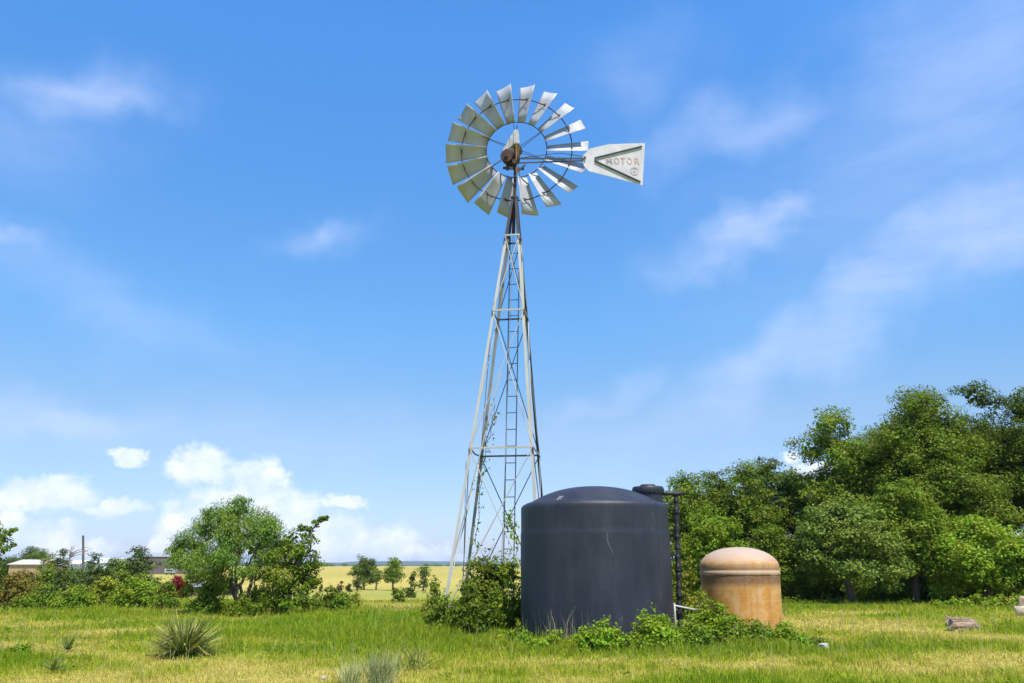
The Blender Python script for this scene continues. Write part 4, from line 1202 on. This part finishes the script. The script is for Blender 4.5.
# ------------------------------------------------------------------ far buildings
TAN = simple_mat('tan_siding', (.40, .27, .14), .8, .2, 3); ROOFP = simple_mat('pale_metal_roof', (.50, .46, .42), .5, .2, 2, stretch=(1, 6, 1))
WHITE = simple_mat('white_sheet', (.72, .73, .74), .45, .08, 3); BROWNW = simple_mat('brown_siding', (.13, .105, .095), .8, .2, 2, stretch=(8, 8, .3))
GREYR = simple_mat('grey_roof', (.30, .31, .33), .6, .15, 2); DARKW = simple_mat('dark_window', (.03, .035, .04), .2, .1, 3)
DKGREEN = simple_mat('dark_green_sheet', (.035, .06, .055), .6, .3, 3)
def building(name, label, cat, px0, px1, top_py, eave_py, Y, depth, wallm, roofm, group=None, windows=0, door=True, hip=False, base=None, ridge_back=True):
    a = at(px0, eave_py, Y); b = at(px1, eave_py, Y); zr = at(px0, top_py, Y + (depth / 2 if ridge_back else depth)).z; ze = a.z
    xm = (a.x + b.x) / 2; w = b.x - a.x
    z0 = min(tz(a.x, Y), tz(b.x, Y + depth)) - .1 if base is None else base
    root = empty(name, (xm, Y + depth / 2, z0), label, cat, group)
    mb = MB(); ov = .25
    x0, x1, y0, y1 = a.x + ov, b.x - ov, Y + ov, Y + depth - ov
    ym = Y + depth / 2
    vs = [(x0, y0, z0), (x1, y0, z0), (x1, y1, z0), (x0, y1, z0), (x0, y0, ze - .02), (x1, y0, ze - .02), (x1, y1, ze - .02), (x0, y1, ze - .02), (x0, ym, zr - .06), (x1, ym, zr - .06)]
    mb.add(vs, [(0, 1, 5, 4), (2, 3, 7, 6), (1, 2, 6, 9, 5), (3, 0, 4, 8, 7)]); mb.build('wall', wallm, root)
    mb = MB(); th = .08
    vs = [(a.x, Y, ze), (b.x, Y, ze), (b.x, ym, zr), (a.x, ym, zr), (b.x, Y + depth, ze), (a.x, Y + depth, ze)]
    lo = [(x, y, z - th) for x, y, z in vs]
    mb.add(vs + lo, [(0, 1, 2, 3), (3, 2, 4, 5), (7, 6, 9, 8), (8, 9, 11, 10), (0, 6, 7, 1), (5, 4, 10, 11), (1, 7, 8, 2), (2, 8, 10, 4), (0, 3, 9, 6), (3, 5, 11, 9)])
    mb.build('roof', roofm, root)
    h = ze - z0
    for k in range(windows):
        xx = x0 + w * (k + 1) / (windows + 1.5)
        mb = MB(); mb.box((xx, y0 - .02, z0 + h * .6), .9, .06, 1.0); mb.build('window', DARKW, root)
    if door:
        mb = MB(); mb.box((x1 - w * .12, y0 - .02, z0 + min(1.05, h * .45)), .95, .06, min(2.1, h * .9)); mb.build('door', DARKW, root)
    return root
building('house', 'tan house with a pale metal roof behind the left hedge', 'house', 7, 41, 559.5, 564.2, 130, 8, TAN, ROOFP, None, 3)
building('metal_shed', 'smaller white roofed shed just left of the leaning pole', 'shed', 65, 80, 560, 563.5, 140, 6, WHITE, WHITE, 'white sheds beyond the hedge', 0)
building('metal_shed', 'larger white roofed shed right of the pole', 'shed', 91, 113, 558, 562.5, 145, 8, WHITE, WHITE, 'white sheds beyond the hedge', 1)
building('barn', 'long low brown barn with a flat grey roof line on the horizon', 'barn', 140, 206, 553, 556.5, 262, 14, BROWNW, GREYR, None, 5, True)
sh = building('garden_shed', 'low grey roofed shed under the left side of the mesquite', 'shed', 187, 202, 581.5, 586.5, 112, 3, simple_mat('rust_siding', (.16, .09, .06), .8, .2, 4), GREYR, None, 0, False)
building('lean_to', 'dark green roofed shelter behind the mesquite trunks', 'shed', 203, 232, 583, 588, 116, 4, BROWNW, DKGREEN, None, 0, False)
# pale trailer parked at the barn, and a pale post in the field before it
def trailer(px, py, Y, w, h, label):
    p = at(px, py, Y); z0 = tz(p.x, Y)
    root = empty('trailer', (p.x, Y, z0), label, 'trailer')
    mb = MB(); mb.box((p.x, Y, z0 + .45 + h / 2), w, 2.0, h); mb.build('body', simple_mat('grey_paint', (.40, .42, .42), .4, .1, 3), root, bevel=.15)
    for s in (-1, 1):
        mb = MB(); mb.tube([(p.x + s * w * .25, Y - 1.02, z0 + .35), (p.x + s * w * .25, Y - .8, z0 + .35)], .35, 14); mb.build('wheel', DARKW, root)
    mb = MB(); mb.box((p.x, Y - 1.01, z0 + .45 + h * .62), w * .6, .04, h * .3); mb.build('window', DARKW, root)
trailer(171, 566, 252, 3.0, 1.3, 'grey trailer parked in front of the brown barn')
p = at(152.5, 568, 120); z0 = tz(p.x, 120)
root = empty('marker_post', (p.x, 120, z0), 'pale orange topped post in the field before the barn', 'post')
mb = MB(); mb.bar((p.x, 120, z0), (p.x, 120, at(152, 569, 120).z), .2, .2); mb.build('post', BROWNW, root)
mb = MB(); mb.box((p.x, 120, at(152, 566, 120).z), .34, .34, .9); mb.build('head', simple_mat('salmon_paint', (.55, .30, .16), .6, .15, 5), root, bevel=.03)

# ------------------------------------------------------------------ yuccas and grey tufts
def rosette(name, label, px, base, Y, rad, n, wd, mats, seed, group=None, spread=.05, cat='yucca'):
    rng = np.random.default_rng(seed)
    b = at(px, base, Y); z0 = tz(b.x, Y)
    root = empty(name, (b.x, Y, z0), label, cat, group)
    for j, (pn, mt, frac, lo, hi) in enumerate(mats):
        m_ = int(n * frac)
        a = rng.uniform(0, 2 * np.pi, m_); e = np.arcsin(rng.uniform(math.sin(lo), math.sin(hi), m_))
        d = np.stack([np.cos(a) * np.cos(e), np.sin(a) * np.cos(e), np.sin(e)], 1)
        ln = rad * rng.uniform(.75, 1.12, m_)[:, None]
        s = nrm(np.cross(d, np.array([0, 0, 1.0])) + rng.normal(size=(m_, 3)) * .25)
        c = np.array([b.x, Y, z0 + .04]) + rng.normal(size=(m_, 3)) * rad * spread * np.array([1, 1, .15])
        sag = np.array([0, 0, -1.0]) * (rng.random(m_) ** 3)[:, None] * ln * .45
        p1 = c + d * ln * .5; p2 = c + d * ln + sag
        w = wd * rng.uniform(.7, 1.2, m_)[:, None]
        V = np.stack([c - s * w * .4, c + s * w * .4, p1 - s * w * .5, p1 + s * w * .5, p2 - s * w * .06, p2 + s * w * .06], 1).reshape(-1, 3)
        i = np.arange(m_)[:, None] * 6
        Q = np.concatenate([i + np.array([0, 1, 3, 2]), i + np.array([2, 3, 5, 4])], 1).reshape(-1, 4)
        np_mesh(pn, V, Q, mt, root)
YG = leaf_mat('yucca_leaf', (.055, .10, .022), (.13, .185, .045), (.22, .27, .08), .12, .4)
YD = leaf_mat('yucca_dry_leaf', (.30, .30, .075), (.48, .44, .14), (.60, .54, .22), .2, .5)
GT = leaf_mat('grey_tuft_leaf', (.24, .29, .11), (.42, .45, .22), (.60, .58, .36), .2, .6)
rosette('yucca', 'large spiky yucca with yellow outer leaves in the left foreground', 183, 657, 15.6, .84, 520, .024, [('green_leaves', YG, .62, .1, 1.35), ('dry_leaves', YD, .38, .12, 1.45)], 5)
G = 'small yucca seedlings in the grass'
rosette('yucca', 'small spiky yucca left of the large one, nearest to it', 67, 652, 16.2, .36, 60, .018, [('green_leaves', YG, 1, .2, 1.5)], 6, G)
rosette('yucca', 'smallest spiky yucca near the lower left corner', 53, 674, 13.0, .3, 40, .016, [('green_leaves', YG, 1, .3, 1.5)], 7, G)
rosette('yucca', 'wispy brown green yucca just right of the grey tuft', 419, 668, 13.6, .5, 60, .014, [('green_leaves', YG, .6, .5, 1.5), ('dry_leaves', YD, .4, .4, 1.4)], 8, G, spread=.25)
G = 'grey green grass tufts at the bottom edge'
rosette('grass_tuft', 'larger grey green upright tuft at the bottom edge', 380, 690, 11.9, .46, 420, .0075, [('blades', GT, 1, .85, 1.52)], 9, G, spread=.22, cat='grass tuft')
rosette('grass_tuft', 'smaller grey green tuft left of the larger one at the bottom edge', 350, 690, 11.8, .36, 170, .0075, [('blades', GT, 1, .9, 1.52)], 10, G, spread=.18, cat='grass tuft')
make_bush('weed_clump', 'low dark green weed patch in the grass at far left', 'weeds', 20, 660, 643, 15.2, 40, WEED, None, .06, 3.5, 9, 91, stalks=0)

# ------------------------------------------------------------------ log and rocks
m, nt, out = newmat('weathered_log')
v = objvec(nt, (1, 7, 7)); n = noise(nt, 3, 6, .7, v)
principled(nt, out, ramp(nt, n, [(.3, (.10, .06, .04)), (.48, (.34, .25, .17)), (.66, (.60, .48, .37))]), .9, .2, 0, n, .9, .05)
LOG = m
def log_obj():
    p0 = at(950, 627, 21.6); p1 = at(983.5, 627, 21.8)
    rng = np.random.default_rng(4); mb = MB(); n = 18; st = 12
    vs = []
    for i in range(st):
        t = i / (st - 1); r = .20 * (1 - .12 * t) if t < .7 else .163 * (1 - .80 * (t - .7) / .3)
        c = p0 + (p1 - p0) * t; zc = tz(c.x, c.y) + max(.1, r * .85) - .03 - .06 * t
        for k in range(n):
            a = 2 * math.pi * k / n
            rr = r * (1 + .22 * math.sin(k * 2.4 + .3) + .12 * math.sin(k * 5.1 + i * .3)) + rng.normal() * .006
            vs.append((c.x + rng.normal() * .012 + (.05 * math.sin(k * 1.9) if i in (0, st - 1) else 0), c.y + rr * math.cos(a), zc + rr * math.sin(a)))
    fs = [(i * n + k, i * n + (k + 1) % n, (i + 1) * n + (k + 1) % n, (i + 1) * n + k) for i in range(st - 1) for k in range(n)]
    fs += [tuple(range(n))[::-1], tuple((st - 1) * n + k for k in range(n))]
    mb.add(vs, fs); return mb.build('log', LOG)
tag(log_obj(), 'weathered grey brown log with a splintered end lying in the dry grass', 'log')
def rock(name, label, px, py, Y, sx, sy, sz, col, seed, group=None):
    b = at(px, py, Y); z0 = tz(b.x, Y)
    rng = np.random.default_rng(seed)
    bm = bmesh.new(); bmesh.ops.create_icosphere(bm, subdivisions=3, radius=1)
    dirs = nrm(rng.normal(size=(9, 3))); off = rng.uniform(.55, .9, 9)
    for v in bm.verts:
        p = np.array(v.co)
        for d, o in zip(dirs, off):
            k = p @ d - o
            if k > 0: p = p - d * k
        p += rng.normal(size=3) * .015
        v.co = Vector((p[0] * sx, p[1] * sy, p[2] * sz + sz * .55))
    me = bpy.data.meshes.new(name); bm.to_mesh(me); bm.free()
    o = bpy.data.objects.new(name, me); COL.objects.link(o); o.location = (b.x, Y, z0)
    me.materials.append(simple_mat('limestone_%d' % seed, col, .9, .35, 7, bstr=.6))
    return tag(o, label, 'rock', group)
rock('rock', 'small whitish stone in the grass right of the orange tank', 824, 649, 17.0, .13, .1, .10, (.42, .40, .37), 3)
rock('rock', 'pale limestone rock cut by the right edge of the photo', 1022, 616, 27.5, .26, .28, .24, (.42, .34, .25), 4)
r2 = rock('rock', 'upright tan rock standing on the limestone rock at the right edge', 1025, 616, 27.6, .13, .15, .22, (.46, .34, .22), 6); r2.location.z += .30
rock('rock', 'tiny white stone in the grass left of the grey tuft', 324, 671, 12.7, .045, .04, .03, (.40, .39, .36), 5)

# ------------------------------------------------------------------ far hills, far woods
az_ = np.linspace(R(-75), R(75), 400); rr_ = np.linspace(3600, 7400, 26)
A_, R_ = np.meshgrid(az_, rr_)
hh = fbm(A_ * 9 + 2, R_ * .0009, 41, 4); rid = fbm(A_ * 30, R_ * .003, 42, 3)
prof_ = np.sin(np.clip((R_ - 3600) / 3400, 0, 1) * math.pi * .5) 
HZ = 1.0 + prof_ * (16 + 42 * np.clip(hh - .36, 0, 1) * 1.6 + 5 * rid) 
V = np.stack([np.sin(A_) * R_, np.cos(A_) * R_, HZ], -1).reshape(-1, 3)
ny, nx = A_.shape; I = np.arange(ny * nx).reshape(ny, nx)
Q = np.stack([I[:-1, :-1], I[:-1, 1:], I[1:, 1:], I[1:, :-1]], -1).reshape(-1, 4)
tag(np_mesh('hills', V, Q, simple_mat('wooded_hill', (.055, .085, .035), 1, .4, .01, spec=.05, bstr=0), smooth=True), kind='structure')
rng = np.random.default_rng(71)
cl = []
for (pa, pb, n, Y, h) in ((310, 345, 9, 900, 5), (100, 145, 14, 800, 5.5), (430, 520, 26, 1500, 5), (-60, 100, 40, 1200, 7), (345, 440, 16, 1800, 4.5), (520, 900, 60, 1300, 7)):
    for k in range(n):
        px = rng.uniform(pa, pb); Yk = Y * rng.uniform(.95, 1.1); x = at(px, 566, Yk).x; r = h * rng.uniform(.5, .9)
        cl.append((np.array([x, Yk, tz(x, Yk) + r * .5]), (r * 2.2, r, r * .7)))
V, Q = foliage(rng, cl, 1.6, .7, 4, 8)
tag(np_mesh('woodland', V, Q, OAK_DARK), 'thin dark line of distant woods along the horizon', 'woodland', kind='stuff')

# ------------------------------------------------------------------ haze
mb = MB(); mb.box((0, 0, (75 - 4.5) / 2), 16800, 16800, 79.5)
m, nt, out = newmat('haze_air')
pv = N(nt, 'ShaderNodeVolumePrincipled'); pv.inputs['Color'].default_value = (.62, .76, 1, 1); pv.inputs['Density'].default_value = 1.0e-4
pv.inputs['Anisotropy'].default_value = 0.0
L(nt, pv.outputs[0], out.inputs['Volume'])
tag(mb.build('haze', m), 'pale blue summer haze over the plain', 'haze', kind='stuff')

# ------------------------------------------------------------------ camera and output
cam = bpy.data.cameras.new('camera'); cam.lens = 28; cam.sensor_width = 36; cam.clip_end = 30000; cam.clip_start = .1
co = bpy.data.objects.new('camera', cam); COL.objects.link(co); co.location = (0, 0, CAMZ)
co.rotation_euler = (math.pi / 2 + PITCH, 0, 0)
SC.camera = co
vs = SC.view_settings; vs.view_transform = 'Standard'; vs.look = 'None'; vs.exposure = .5; vs.gamma = 1; vs.use_curve_mapping = False
